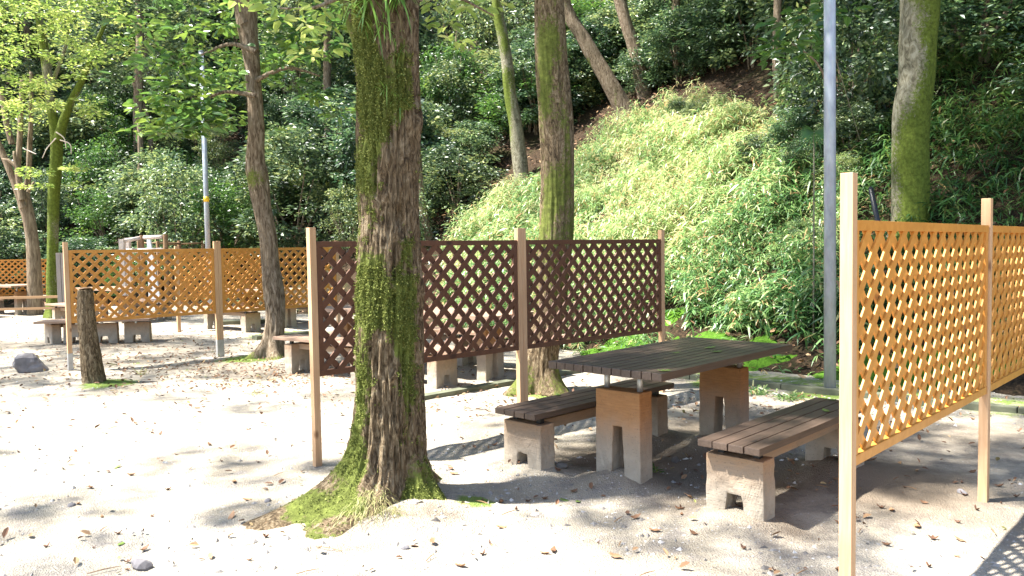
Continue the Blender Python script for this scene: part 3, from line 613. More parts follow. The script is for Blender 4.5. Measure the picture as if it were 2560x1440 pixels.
# ============================================================ NEAR TREES
def big_tree():
    t = thing('tree', 'thick mossy furrowed trunk with spreading roots, nearest the camera', 'tree', T1B)
    pts = [(975, 1290, 168), (975, 1180, 168), (974, 1100, 168), (974, 1000, 168), (973, 900, 166), (974, 800, 163), (975, 640, 160), (972, 500, 155), (970, 300, 158), (968, 160, 158), (966, 0, 160), (960, -200, 158), (950, -500, 150), (940, -900, 130), (930, -1300, 105)]
    path = [(a, b_, c, r * .91) for (a, b_, c, r) in rel(px_path(pts, 4.52), T1B)]; path = [(path[0][0], path[0][1], -.15, path[0][3])] + path
    lobes = [(R(213), .46, .14, .27), (R(196), .17, .19, .4), (R(-28), .22, .17, .38), (R(-98), .26, .12, .42), (R(243), .34, .12, .32), (R(60), .3, .2, .3), (R(130), .3, .2, .3)]
    def extra(dirs, z, arc):
        a = np.arctan2(dirs[..., 1], dirs[..., 0]); r = 0
        for (an, A, h, w) in lobes:
            d = (a - an + np.pi) % (2 * np.pi) - np.pi; r = r + A * np.exp(-np.maximum(z, -.02) / h) * np.exp(-(d / w) ** 2)
        r = r + .04 * np.exp(-np.maximum(z, 0) / .2)
        # knots and a scar
        for (an, zz, A, w, hz) in ((R(-62), 1.60, -.03, .16, .06), (R(-20), 2.15, .03, .25, .10), (R(-15), 1.25, .018, .2, .25), (R(-150), 1.22, -.02, .12, .05)):
            d = (a - an + np.pi) % (2 * np.pi) - np.pi; r = r + A * np.exp(-(d / w) ** 2 - ((z - zz) / hz) ** 2)
        return r
    def mossf(dirs, V):
        a = np.arctan2(dirs[..., 1], dirs[..., 0]); z = V[..., 2]
        g = lambda an, w: np.exp(-(((a - an + np.pi) % (2 * np.pi) - np.pi) / w) ** 2)
        m = .06 + .28 * np.clip((z - .6) * 1.6, 0, 1) * (1 - .5 * np.clip((z - 2.1) * 2, 0, 1)) + .52 * g(R(-130), .62) + .36 * g(R(-50), .45) * (z < 1.5) + .20 * np.exp(-np.maximum(z, 0) / .3) + .2 * (z > 2.2)
        m = m - .40 * g(R(-78), .28) * (z < .75) + .30 * g(R(-110), .45) * (z > 1.0) - .35 * g(R(-25), .45) * (z > 1.3) - .3 * g(R(-70), .3) * np.exp(-((z - 1.6) / .25) ** 2) - .25 * g(R(-85), .3) * np.exp(-((z - 2.45) / .2) ** 2)
        return m + .95 * fbm(V * np.array([5.5, 5.5, 2.6]), 4, 77)
    V, Q, T, mo = tube(path, seg=320, step=.012, amp=.155, freq=7, fz=4.0, seed=4, extra=extra, mossf=mossf, lump=.06)
    tr = mk('trunk', V, quads=Q, tris=T, mat=BARK1, parent=t, attr=[('moss', 'POINT', mo)], smooth=True)
    # moss fronds standing off the bark
    rng = np.random.default_rng(5); nrm = np.zeros_like(V); C = np.array([p[:3] for p in path])
    zc = np.interp(V[:, 2], C[:, 2], C[:, 0]); yc = np.interp(V[:, 2], C[:, 2], C[:, 1])
    nrm = unit(np.stack([V[:, 0] - zc, V[:, 1] - yc, np.zeros(len(V))], -1))
    mm = mo + .75 * (vnoise(V * 45, 3)) + .35 * vnoise(V * 18, 9)
    ok = np.where((mm > .62) & (V[:, 2] < 3.2) & (V[:, 2] > -.02) & (nrm[:, 1] < .35))[0]; ok = rng.choice(ok, min(46000, len(ok) * 3))
    P = V[ok] + rng.normal(0, .004, (len(ok), 3)); D = nrm[ok] * .7 + rng.normal(0, .6, (len(ok), 3)); D[:, 2] -= .25
    L = .005 + .010 * rng.random(len(ok)); vv, tt, k = leaf4(P, D, nrm[ok] + .3 * rng.normal(size=D.shape), L, L * .6)
    mk('moss_fronds', vv, tris=tt, mat=L_MOSS, parent=t, attr=[('tint', 'FACE', np.repeat(np.clip(.5 + .3 * rng.normal(size=len(ok)), 0, 1), k))])['kind'] = 'stuff'
    # strap-leaved plants and fern clumps growing on the bark
    def clump(px, py, n, L, seed, name='strap_leaf_plant'):
        r2 = np.random.default_rng(seed); p = np.array(at(px, py, 4.62)) - np.array(T1B); y0 = -.165 * math.sqrt(max(0.05, 1 - ((px - 970) / 84.0) ** 2)); p[1] = y0
        P = p + r2.normal(0, .012, (n, 3)); D = np.stack([r2.normal(0, .55, n), -np.abs(r2.normal(.5, .3, n)), r2.normal(.25, .55, n)], -1)
        vv, qq, tt = blade(P, D, np.tile([0, 0, 1.0], (n, 1)), L * (.5 + .8 * r2.random(n)), np.full(n, .011) * (L / .14), .35 + .6 * r2.random(n))
        mk(name, vv, quads=qq, tris=tt, mat=L_EPI, parent=t, attr=[('tint', 'FACE', r2.random(len(qq) + len(tt)))])
    for (x, y, n, L, sd) in ((940, 30, 34, .17, 1), (905, 45, 18, .12, 2), (985, 20, 26, .17, 3), (975, 95, 16, .10, 4), (1015, 15, 16, .16, 5), (1005, 120, 14, .07, 6), (1022, 150, 10, .06, 7), (985, 245, 14, .07, 8), (1012, 275, 12, .08, 9), (1018, 205, 8, .05, 10), (925, 75, 14, .10, 11), (965, -60, 20, .16, 12)):
        clump(x, y, n, L, sd)
    # limbs
    def limb(pts, Y, dy=0): return rel(px_path(pts, Y, dy), T1B)
    put_tube('branch', limb([(905, 120, 40), (880, 50, 34), (858, -10, 26), (800, -120, 22), (640, -300, 16), (420, -480, 9)], 4.6), BARK1, t, seg=20, step=.05, seed=41, mossf=moss_fn(.2))
    put_tube('branch', limb([(1000, -700, 60), (1120, -900, 44), (1300, -1200, 30), (1500, -1500, 14)], 4.7), BARK1, t, seg=16, step=.08, seed=42, mossf=moss_fn(.2))
    put_tube('branch', limb([(960, -800, 60), (800, -1050, 40), (560, -1300, 26), (300, -1500, 12)], 4.7), BARK1, t, seg=16, step=.08, seed=43, mossf=moss_fn(.2))
    put_tube('branch', limb([(1010, -60, 14), (1080, -40, 10), (1180, 10, 6), (1235, 40, 3)], 4.7), BARK3, t, seg=8, step=.04, seed=44)
    put_tube('branch', limb([(858, -10, 12), (780, 20, 8), (700, 20, 4)], 4.6), BARK3, t, seg=8, step=.04, seed=45)
    # crown: near twigs in view, then the canopy over the tables
    cs = [(at(x, y, Y), r) for (x, y, Y, r) in ((700, 5, 4.6, .10), (745, -10, 4.9, .12), (800, 20, 4.5, .10), (835, 75, 4.6, .09), (815, 110, 4.8, .08), (770, 60, 4.9, .07), (760, 135, 5.2, .06), (860, 20, 4.5, .09), (1085, 10, 4.8, .09), (1130, 5, 4.8, .10), (1190, 20, 5.0, .09), (1235, 5, 5.1, .09), (1120, 60, 5.0, .07), (1065, 60, 4.9, .05), (1140, 100, 5.4, .07), (700, 45, 5.2, .05), (1090, -30, 4.8, .1), (640, -20, 5, .12), (590, 0, 5.2, .1))]
    foliage('low_foliage', [np.array(c - T1B) for c, r in cs], [r * 1.25 for c, r in cs], .35, 11, .082, L_YEL, t, 510, oval=True, tint=(.5, .2))['kind'] = 'stuff'
    rng = np.random.default_rng(52); C = []; rad = []
    def fill(n, xr, yr, zr, r):
        for _ in range(n): C.append((rng.uniform(*xr) + .72, rng.uniform(*yr) - 4.62, rng.uniform(*zr))); rad.append(r * rng.uniform(.7, 1.3))
    fill(62, (-3.0, -.2), (4.35, 6.5), (5.2, 7.2), .40); fill(40, (-1.3, 2.2), (4.6, 7.6), (5.6, 7.6), .45); fill(7, (-3.6, -1.8), (3.0, 4.1), (5.2, 6.6), .36); fill(10, (-2.2, .5), (4.1, 4.6), (5.0, 7), .30); fill(4, (-5.6, -3.2), (3.2, 5), (5.4, 7), .22)
    foliage('crown', C, rad, .5, 75, .13, L_MID, t, 53, oval=False)
big_tree()

def simple_tree(base, pts, Y, label, bark, moss=None, seed=1, dy=0, limbs=(), seg=40, step=.04, crown=None, flare=.0, amp=.08, extra_top=None, mat=L_MID, name='tree'):
    b = Vector(base); t = thing(name, label, 'tree', b); path = rel(px_path(pts, Y, dy), b)
    path = [(path[0][0], path[0][1], path[0][2] - .3, path[0][3] * 1.02)] + path
    if extra_top: path += [(path[-1][0] + a, path[-1][1] + c, path[-1][2] + d, r) for (a, c, d, r) in extra_top]
    ex = None
    if flare:
        def ex(dirs, z, arc):
            a = np.arctan2(dirs[..., 1], dirs[..., 0]); return flare * np.exp(-np.maximum(z, 0) / .14) * (1 + .7 * np.cos(3 * a + seed) + .4 * np.cos(5 * a))
    put_tube('trunk', path, bark, t, seg=seg, step=step, amp=amp, freq=3.6, fz=1.2, seed=seed, mossf=moss, extra=ex, lump=.09)
    for k, (lp_, Yl, dl) in enumerate(limbs):
        put_tube('branch', rel(px_path(lp_, Yl, dl), b), bark, t, seg=14, step=.08, amp=.06, seed=seed + 50 + k, mossf=moss)
    return t
def add_crown(t, cl, n, size, mat, seed, flat=.5, oval=False, tint=(.5, .22), name='crown', **k):
    b = np.array(t.location); return foliage(name, [np.array(c[:3]) - b for c in cl], [c[3] for c in cl], flat, n, size, mat, t, seed, oval=oval, tint=tint, **k)
def rnd_boxes(n, xr, yr, zr, r, seed):
    g = np.random.default_rng(seed); return [(g.uniform(*xr), g.uniform(*yr), g.uniform(*zr), r * g.uniform(.7, 1.3)) for _ in range(n)]
def rnd_px(n, xr, yr, Yr, r, seed):
    g = np.random.default_rng(seed); o = []
    for _ in range(n):
        Y = g.uniform(*Yr); xx = g.uniform(*xr); Y = Y + (2.0 if (585 < xx < 690 and 9 < Y < 13) else 0); p = at(xx, g.uniform(*yr), Y); o.append((p.x, p.y, p.z, r * g.uniform(.6, 1.3)))
    return o
# second mossy trunk behind the brown fence
b = gp(1350, 978); t = simple_tree(b, [(1347, 978, 92), (1352, 900, 76), (1372, 780, 74), (1385, 640, 76), (1390, 560, 80), (1392, 450, 80), (1388, 300, 80), (1378, 160, 76), (1372, 0, 70), (1368, -300, 66), (1360, -800, 54)], b.y, 'straight mossy trunk rising behind the brown fence middle post', BARK1, moss_fn(.30, (-.5, -1, 0), .16, 4.5, 8), 21, seg=120, step=.025, flare=.11, amp=.1)
t2 = t; add_crown(t, rnd_boxes(26, (-.6, 2.2), (7.4, 9.6), (6, 8.2), .45, 61) + rnd_boxes(40, (-3.0, .6), (7.0, 8.9), (6.8, 8.6), .45, 611), 70, .12, L_MID, 62)
# crooked tree
b = gp(681, 893); t = simple_tree(b, [(681, 893, 46), (684, 850, 42), (688, 790, 43), (684, 730, 47), (676, 660, 40), (670, 590, 40), (655, 520, 42), (643, 440, 50), (638, 400, 44), (641, 330, 38), (637, 250, 36), (630, 160, 36), (616, 60, 46), (612, 0, 50), (600, -200, 40), (590, -600, 34)], b.y, 'crooked slim tree with a green mossy foot between the fences', BARK3, (lambda d, V: moss_fn(-.45, (-.5, -1, 0), .1, 2, 18)(d, V) + 1.3 * np.exp(-np.maximum(V[..., 2], 0) / .22) + 1.0 * np.exp(-((V[..., 2] - 2.45) / .22) ** 2) * (.6 - .4 * d[..., 0])), 22, seg=56, step=.03, flare=.16, amp=.1,
    limbs=[([(640, 130, 16), (580, 110, 10), (520, 130, 6), (440, 170, 3)], 10.7, 0), ([(640, 240, 14), (560, 230, 8), (480, 260, 5), (380, 250, 3)], 10.4, 0), ([(640, 200, 12), (720, 170, 8), (800, 190, 4)], 10.8, 0), ([(612, 60, 20), (560, -60, 14), (420, -200, 10)], 10.8, 0)])
add_crown(t, rnd_px(60, (340, 650), (60, 330), (9.4, 11.4), .30, 63) + rnd_px(26, (410, 570), (170, 340), (9.4, 10), .20, 64), 16, .125, L_MID, 65, .3, True, (.68, .22), name='lower_crown')
add_crown(t, rnd_px(30, (330, 900), (-200, 90), (10, 12), .30, 66) + rnd_px(14, (660, 880), (60, 290), (10.4, 12), .22, 67) + rnd_boxes(34, (-6.5, -2.6), (9.5, 12.5), (5.8, 8), .5, 68), 34, .125, L_MID, 69, .4, True)
# Y-shaped mossy tree and many-stemmed orange-barked tree at the left
b = gp(130, 742); b = Vector((at(130, 700, 18.6).x, 18.6, 0))
t = simple_tree(b, [(132, 790, 30), (130, 700, 26), (132, 600, 24), (134, 500, 25), (140, 400, 28), (140, 340, 28), (128, 270, 20), (118, 180, 22), (106, 90, 18), (86, 0, 14), (60, -150, 10)], 18.6, 'mossy green tree forking into a Y above the left fence', BARK2, moss_fn(.75, (-1, -.4, 0), .2, 2, 28), 23, seg=30, step=.06, flare=.1,
    limbs=[([(146, 350, 26), (170, 270, 18), (205, 200, 15), (240, 110, 11), (275, 30, 8), (300, -60, 5)], 18.5, 0), ([(134, 200, 10), (165, 110, 7), (172, 30, 5)], 18.4, 0)])
add_crown(t, rnd_px(150, (-120, 330), (-320, 150), (15.5, 18.5), .40, 71) + rnd_px(30, (0, 250), (120, 300), (16.5, 18.4), .30, 72) + rnd_px(9, (60, 215), (415, 475), (17.6, 18.4), .22, 73), 46, .10, L_YEL, 74, .32, False, (.55, .22))
b = Vector((at(72, 700, 19.6).x, 19.6, 0))
t = simple_tree(b, [(88, 790, 36), (84, 640, 31), (74, 560, 28), (62, 510, 29), (56, 480, 27)], 19.6, 'pale orange-barked tree splitting into several bare stems at the left edge', BARK4, moss_fn(-.5), 24, seg=26, step=.07,
    limbs=[([(60, 520, 19), (30, 440, 16), (5, 380, 15), (-30, 300, 12)], 19.5, 0), ([(56, 500, 17), (45, 430, 14), (48, 370, 13), (52, 300, 12), (55, 200, 9)], 19.4, 0), ([(66, 490, 16), (72, 430, 13), (74, 370, 12), (78, 290, 10), (78, 180, 8)], 19.7, 0), ([(30, 360, 14), (15, 300, 13), (2, 220, 10)], 19.9, 0), ([(50, 440, 9), (38, 400, 8), (36, 378, 7)], 19.2, 0), ([(44, 420, 9), (20, 400, 7), (5, 398, 4)], 19.2, 0), ([(70, 480, 8), (85, 455, 5)], 19.2, 0)])
add_crown(t, rnd_px(34, (-160, 130), (-300, 120), (17.5, 20), .5, 75) + rnd_px(8, (0, 110), (240, 330), (18.5, 19.5), .25, 76), 46, .10, L_YEL, 77, .35, False, (.5, .22))
# right mossy trunk
T7Y = 10.6; b = at(2278, 640, T7Y); b.z = float(hillz(b.x, b.y)) - .1
t = simple_tree(b, [(2276, 640, 92), (2277, 540, 84), (2276, 400, 84), (2278, 280, 86), (2290, 200, 84), (2296, 100, 86), (2300, 0, 86), (2304, -300, 84), (2300, -800, 70)], 10.6, 'smooth mossy trunk standing on the slope behind the right lattice fence', BARK2, moss_fn(.55, (1, -.6, 0), .45, 1.8, 38), 25, seg=90, step=.03, amp=.03, flare=.05)
add_crown(t, rnd_boxes(90, (-.6, 6.5), (7.3, 10), (7.6, 10), .60, 81) + rnd_boxes(270, (1.3, 13), (8.5, 14), (7.8, 11), .70, 83) + rnd_boxes(130, (3.2, 13), (13.5, 18.5), (9.8, 13), .8, 84), 80, .14, L_EVER, 82, .5)
t = thing('tree', 'reddish trunk in deep shade behind the right mossy trunk', 'tree', (0, 0, 0)); b = at(2395, 250, 14.5); b.z = float(hillz(b.x, b.y)); t.location = b
put_tube('trunk', rel(px_path([(2385, 330, 42), (2388, 200, 36), (2392, 80, 34), (2400, -100, 32), (2400, -400, 30)], 14.5), b), BARK4, t, seg=24, step=.08, seed=91)
# trees on the slope
def slope_tree(pts, Y, label, bark, moss, seed, crown, nleaf=70, dy=0, limbs=()):
    Y = hit(pts[0][0], pts[0][1]) + .1
    p = at(pts[0][0], pts[0][1], Y); b = Vector((p.x, p.y, float(hillz(p.x, p.y)) - .1))
    t = simple_tree(b, [(pts[0][0] + 1, pts[0][1] + 50, pts[0][2])] + list(pts), Y, label, bark, moss, seed, dy, limbs, seg=30, step=.07)
    if crown: add_crown(t, crown, nleaf, .14, L_EVER, seed + 3, .5)
    return t
slope_tree([(1304, 455, 40), (1298, 380, 36), (1288, 310, 32), (1275, 240, 30), (1268, 160, 28), (1255, 80, 26), (1243, 20, 24), (1220, -200, 20)], 16.5, 'thin mossy green tree leaning left on the slope', BARK2, moss_fn(.55, (-1, -.5, 0), .2, 2, 48), 101, rnd_boxes(30, (.5, 4.5), (16, 19), (9, 11.5), .6, 102))
slope_tree([(1572, 300, 48), (1548, 250, 43), (1520, 200, 39), (1490, 150, 36), (1455, 90, 34), (1420, 30, 31), (1380, -100, 30), (1340, -300, 24)], 17.5, 'brown trunk leaning far to the left at the top of the sunlit grass', BARK3, moss_fn(-.3), 111, rnd_boxes(36, (1, 5), (18, 21), (10.5, 13), .7, 112))
slope_tree([(1612, 240, 40), (1600, 180, 36), (1586, 120, 32), (1560, 40, 29), (1540, -60, 30), (1520, -300, 26)], 18.6, 'dim trunk just right of the leaning brown trunk', BARK3, moss_fn(-.2), 121, rnd_boxes(40, (1.5, 7.5), (17.5, 22), (10, 13.5), .7, 122))
slope_tree([(1142, 275, 14), (1140, 220, 13), (1136, 160, 12), (1150, 40, 10), (1160, -100, 10)], 18.5, 'very slim pale trunk deep in the dark bushes right of the big trunk', BARK4, moss_fn(-.3), 131, None)
slope_tree([(1075, 600, 22), (1060, 540, 20), (1050, 470, 18), (1040, 300, 16), (1035, 0, 14)], 17.0, 'dark slim trunk beside the right edge of the big trunk', BARK3, moss_fn(-.2), 141, rnd_boxes(24, (-5, -1), (16, 20), (8, 10.5), .6, 142))
slope_tree([(1690, 200, 20), (1692, 100, 18), (1690, 0, 18), (1690, -300, 16)], 20, 'dark thin upright trunk above the sunlit grass', BARK3, moss_fn(-.4), 151, None)
slope_tree([(1945, 250, 20), (1940, 140, 18), (1945, 0, 18), (1950, -300, 16)], 16, 'dark thin trunk left of the thick metal pole', BARK3, moss_fn(-.4), 161, rnd_boxes(60, (.5, 8), (14.5, 18.5), (9.5, 12.5), .75, 162))
slope_tree([(350, 560, 16), (347, 480, 14), (352, 400, 12), (348, 300, 11)], 24, 'thin reddish trunk standing in the bushes behind the log railing', BARK4, moss_fn(-.4), 171, None)
slope_tree([(415, 480, 16), (380, 380, 12), (372, 300, 10), (330, 200, 8)], 23, 'thin bent stem leaning left in the dark bushes', BARK3, moss_fn(-.4), 181, None)
# big limb crossing at left top
# tree standing outside the view on the left, whose canopy dapples the sand
t = thing('tree', 'tree just outside the left edge whose canopy dapples the sand', 'tree', (-8.3, 5.2, 0))
put_tube('trunk', [(0, 0, -.2, .24), (0, 0, 1, .2), (.1, .1, 3, .17), (.2, .1, 5.5, .13), (.2, 0, 7.5, .06)], BARK3, t, seg=30, step=.08, seed=191)
add_crown(t, rnd_boxes(64, (-12.5, -6), (6, 13.5), (5.8, 8), .42, 192) + rnd_boxes(60, (-12, -5.6), (8.3, 13.5), (5.8, 8), .42, 195) + rnd_boxes(8, (-7.5, -4.2), (2.6, 5.2), (5.2, 6.8), .36, 193), 70, .13, L_MID, 194)

# ============================================================ SLOPE VEGETATION
def ray_at_s(px, s):
    k = (px - 1280) / FPX; Y = np.linspace(3, 70, 700); sf = footdist(k * Y, Y); w = np.where(sf >= s)[0]
    return (k * Y[w[0]], Y[w[0]]) if len(w) else None
def shrub_proto(name, seed, Rr, n, per, mat, size, stems=7, tint=(.45, .2)):
    rng = np.random.default_rng(seed); t = thing(name, None, 'bush', (0, 0, 0)); C = ell_centers(n, Rr, rng, .45, -.75) + np.array([0, 0, Rr[2] * .85])
    foliage('leaves', C, .24 + .22 * rng.random(len(C)), .45, per, size, mat, t, seed + 1, tint=tint, droop=.35)
    Vs = []; Qs = []; nb = 0; Ts = []
    for k in range(stems):
        a = rng.uniform(0, 6.28); q = rng.uniform(.3, .85); e = (math.cos(a) * Rr[0] * q, math.sin(a) * Rr[1] * q, Rr[2] * rng.uniform(1.0, 1.7))
        V, Q, T, mo = tube([(e[0] * .05, e[1] * .05, -.5, .03), (e[0] * .3, e[1] * .3, e[2] * .35, .024), (e[0] * .8, e[1] * .8, e[2] * .75, .015), (e[0], e[1], e[2], .006)], seg=5, step=.3, seed=seed + k)
        Vs.append(V); Qs.append(Q + nb); Ts.append(T + nb); nb += len(V)
    mk('stems', np.vstack(Vs), quads=np.vstack(Qs), tris=np.vstack(Ts), mat=BARK3, parent=t, attr=[('moss', 'POINT', np.zeros(nb))])
    return t
def near_what(px):
    for lim, w in ((60, 'by the left photo edge'), (130, 'behind the orange-barked tree'), (240, 'just right of the Y-shaped mossy tree'), (400, 'behind the log railing'), (500, 'right of the log railing'), (600, 'behind the slender pole with yellow tape'), (720, 'behind the crooked tree'), (880, 'between the crooked tree and the big trunk'), (1060, 'behind the big mossy trunk'), (1200, 'just right of the big mossy trunk'), (1320, 'around the thin leaning mossy tree'), (1440, 'behind the straight second mossy trunk'), (1640, 'by the brown leaning trunks'), (1800, 'above the left half of the bamboo grass'), (2010, 'above the right half of the bamboo grass'), (2150, 'behind the thick metal pole'), (2360, 'behind the right mossy trunk'), (2480, 'right of the right mossy trunk')):
        if px < lim: return w
    return 'at the right photo edge'
def high(py): return 'at the foot of' if py > 560 else 'low on' if py > 430 else 'halfway up' if py > 260 else 'high on' if py > 100 else 'at the top of'
protos = [shrub_proto('evergreen_bush', 200, (1.3, 1.2, 1.1), 95, 75, L_EVER, .105), shrub_proto('evergreen_bush', 210, (1.5, 1.3, 1.5), 115, 75, L_EVER, .12, tint=(.55, .22)),
          shrub_proto('evergreen_bush', 220, (1.1, 1.1, 1.3), 85, 75, L_EVER, .09, tint=(.7, .22)), shrub_proto('evergreen_bush', 230, (1.6, 1.4, 1.8), 125, 80, L_EVER, .13, tint=(.4, .2)), shrub_proto('evergreen_bush', 240, (1.2, 1.2, 1.2), 85, 70, L_MID, .10, tint=(.35, .25))]
used = [False] * len(protos); rng = np.random.default_rng(77); nb = 0
for s, stepx in ((.9, 1.5), (2.3, 1.7), (3.7, 1.8), (5.1, 1.9), (6.8, 2.0), (8.6, 2.1), (10.6, 2.3), (12.8, 2.5), (15.5, 2.9), (19.5, 3.4), (24, 4.2)):
    px = -260 + rng.uniform(0, 120)
    while px < 2820:
        r = ray_at_s(px, s * rng.uniform(.9, 1.12))
        if r is None: px += 100; continue
        x, y = r; dpx = stepx * rng.uniform(.8, 1.2) / y * FPX
        cx_, cy_ = toppx(x, y, float(hillz(x, y))); skip = (px > 1090 and px < 2090 and cy_ > GRASS_TOP(px) - 6) or (px >= 2090 and (s < 4.5 or rng.random() < .35)) or (px > 1100 and s > 17) or (1225 < px < 1335 and cy_ > 445) or (680 < px < 1100 and s < 2.0) or (500 < px <= 680 and s < 1.5)
        if not skip:
            k = int(rng.integers(0, 5)); sc = rng.uniform(.65, 1.25) * (1 if s < 10 else 1.25)
            if px > 1800 and k == 4: k = 0
            z = float(hillz(x, y)) - .12
            lab = 'bush %s the slope %s' % (high(cy_), near_what(px)); lab = ('glossy ' if k != 4 else 'soft ') + lab; grp = lab.replace('bush ', 'bushes ')
            if not used[k]: o = protos[k]; used[k] = True
            else: o = dup(protos[k])
            o.location = (x, y, z); o.rotation_euler = (0, 0, rng.uniform(0, 6.28)); o.scale = (sc * rng.uniform(.85, 1.2), sc, sc * rng.uniform(.7, 1.5)); o['label'] = lab; o['group'] = grp; nb += 1
        px += dpx
for px, s in ((1470, 9.0), (1530, 10.2), (1590, 10.0), (1640, 11.5), (1720, 11), (1440, 8.6), (1500, 9.6), (1560, 11.2), (1620, 9.0), (1660, 10.4), (1700, 9.2), (1750, 10.8), (1790, 9.4), (1830, 10.2), (1880, 9.0), (1930, 9.8), (1110, 4.6), (1180, 5.4), (1350, 7.4), (1400, 8.6)):
    x, y = ray_at_s(px, s); k = int(rng.integers(0, 4)); o = dup(protos[k]); sc = rng.uniform(.6, .9); o.location = (x, y, float(hillz(x, y)) - .1); o.rotation_euler = (0, 0, rng.uniform(0, 6)); o.scale = (sc, sc, sc)
    o['label'] = 'small bush %s the slope, %s' % (high(toppx(x, y, float(hillz(x, y)))[1]), near_what(px)); o['group'] = o['label'].replace('bush ', 'bushes ')
# low leafy plants poking out of the bamboo grass
for q, (px, py, sc) in enumerate(((1900, 420, .30), (1990, 400, .34), (1840, 350, .3), (2020, 470, .26), (1960, 530, .2), (1745, 330, .26), (2010, 640, .24), (1700, 320, .22), (1580, 330, .2), (1890, 520, .17), (2100, 500, .3), (2120, 420, .34))):
    Y = hit(px, py); p = at(px, py, Y); k = q % 4; o = dup(protos[k]); o.location = (p.x, p.y, float(hillz(p.x, p.y)) - .05); o.rotation_euler = (0, 0, q); o.scale = (sc, sc, sc)
    o['label'] = ('low leafy plant in the bamboo grass, %s' % ('left of the thick metal pole' if px < 2050 else 'right of the thick metal pole')) if q % 2 else ('small dark sapling among the bamboo grass, %s' % ('upper part' if py < 400 else 'lower part')); o['group'] = 'leafy plants in the bamboo grass'
# forest trees higher up the slope
def forest_proto(seed, H, Rr, n):
    rng = np.random.default_rng(seed); t = thing('forest_tree', None, 'tree'); put_tube('trunk', [(0, 0, -.6, .2), (.05, 0, H * .3, .16), (-.1, .1, H * .7, .12), (0, 0, H, .05)], BARK3, t, seg=14, step=.3, seed=seed, mossf=moss_fn(-.1))
    foliage('crown', ell_centers(n, Rr, rng, .5, -.95) + np.array([0, 0, H * .72]), .35 + .35 * rng.random(n)[:len(ell_centers(n, Rr, np.random.default_rng(1), .5, -.95))], .45, 80, .15, L_EVER, t, seed + 1, droop=.3, tint=(.5, .22)); return t
FP = [forest_proto(300, 8.5, (2.6, 2.6, 3.0), 150), forest_proto(310, 10, (3.0, 2.8, 3.6), 180), forest_proto(320, 7, (2.2, 2.3, 2.6), 120)]
usedf = [False] * 3
for (s, step_) in ((7, 7), (12, 5.5), (17, 5.5), (24, 6)):
    px = -300 + rng.uniform(0, 200)
    while px < 2900:
        r = ray_at_s(px, s * rng.uniform(.85, 1.15))
        if r is None: px += 100; continue
        x, y = r
        cy_ = toppx(x, y, float(hillz(x, y)))[1]; ok = not (1000 < px < 2150 and cy_ > 120) and not (px > 1700 and s > 20) and not (-.5 < x < 3.6 and s < 9)
        if px > 2150 and s < 8: ok = px > 2330
        if ok:
            k = int(rng.integers(0, 3)); sc = rng.uniform(.85, 1.15)
            o = FP[k] if not usedf[k] else dup(FP[k]); usedf[k] = True
            o.location = (x, y, float(hillz(x, y)) - .1); o.rotation_euler = (0, 0, rng.uniform(0, 6.28)); o.scale = (sc, sc, sc)
            w = near_what(px); hh_ = high(toppx(x, y, float(hillz(x, y)))[1]); o['label'] = '%s tree %s the slope, %s' % (('dense', 'tall', 'short')[k], hh_, w); o['group'] = '%s evergreen trees %s the slope %s' % (('dense', 'tall', 'short')[k], hh_, w)
        px += step_ * rng.uniform(.8, 1.2) / y * FPX
for k in range(3):
    if not usedf[k]: bpy.data.objects.remove(FP[k])

# bamboo grass
def sasa(n, region, mat, seed, name, label, Lr, grp=6, hmax=.55):
    g = np.random.default_rng(seed); X = []; Yy = []
    need = n
    x = g.uniform(region[0], region[1], n * 14); y = g.uniform(region[2], region[3], n * 14); s = footdist(x, y); pxx = 1280 + FPX * x / y
    m = region[4](x, y, s, pxx, g); x = x[m][:n]; y = y[m][:n]; z = hillz(x, y); z = np.where(footdist(x, y) < 0.05, groundz(x, y), z); k = len(x)
    h = hmax * g.random(k) ** 1.2 * (0.75 + .6 * n2(x, y, 1.6, 3)) ; h = np.maximum(h, .02)
    lean = g.normal(0, .22, (k, 2)) + np.array([-.10, -.18]); top = np.stack([x + lean[:, 0] * h, y + lean[:, 1] * h, z + h], -1)
    P = np.repeat(top, grp, 0); m_ = len(P); P[:, 2] -= g.random(m_) * .3 * np.repeat(h, grp); a = g.uniform(0, 6.28, m_)
    D = np.stack([np.cos(a), np.sin(a), g.normal(.15, .45, m_)], -1); L = Lr * (.5 + .8 * g.random(m_)) * np.repeat(1 + .45 * np.clip(n2(x, y, .8, 15), -.6, 1), grp); Wd = L * (.10 + .05 * g.random(m_))
    N = np.stack([g.normal(0, .4, m_), g.normal(-.2, .4, m_), np.ones(m_)], -1)
    V, Q, T = blade(P, D, N, L, Wd, .25 + .6 * g.random(m_))
    t = np.clip(.44 + np.repeat(.10 * np.clip(z - 1.4, -1.3, 1.2) + .22 * n2(x, y, 1.1, 9) + .10 * g.normal(size=k), grp) + .2 * g.normal(size=m_), 0, .86); dry = g.random(m_) < .085; t = np.where(dry, g.uniform(.88, 1, m_), t)
    pz = np.repeat(np.clip(n2(x, y, .75, 91) + .25 * (z - 1.6), 0, 1.2), grp) * .5; t = np.where((g.random(m_) < pz) & ~dry, g.uniform(.7, .95, m_), t)
    tf = np.concatenate([t, np.repeat(t, 2)])
    return V, Q, T, tf
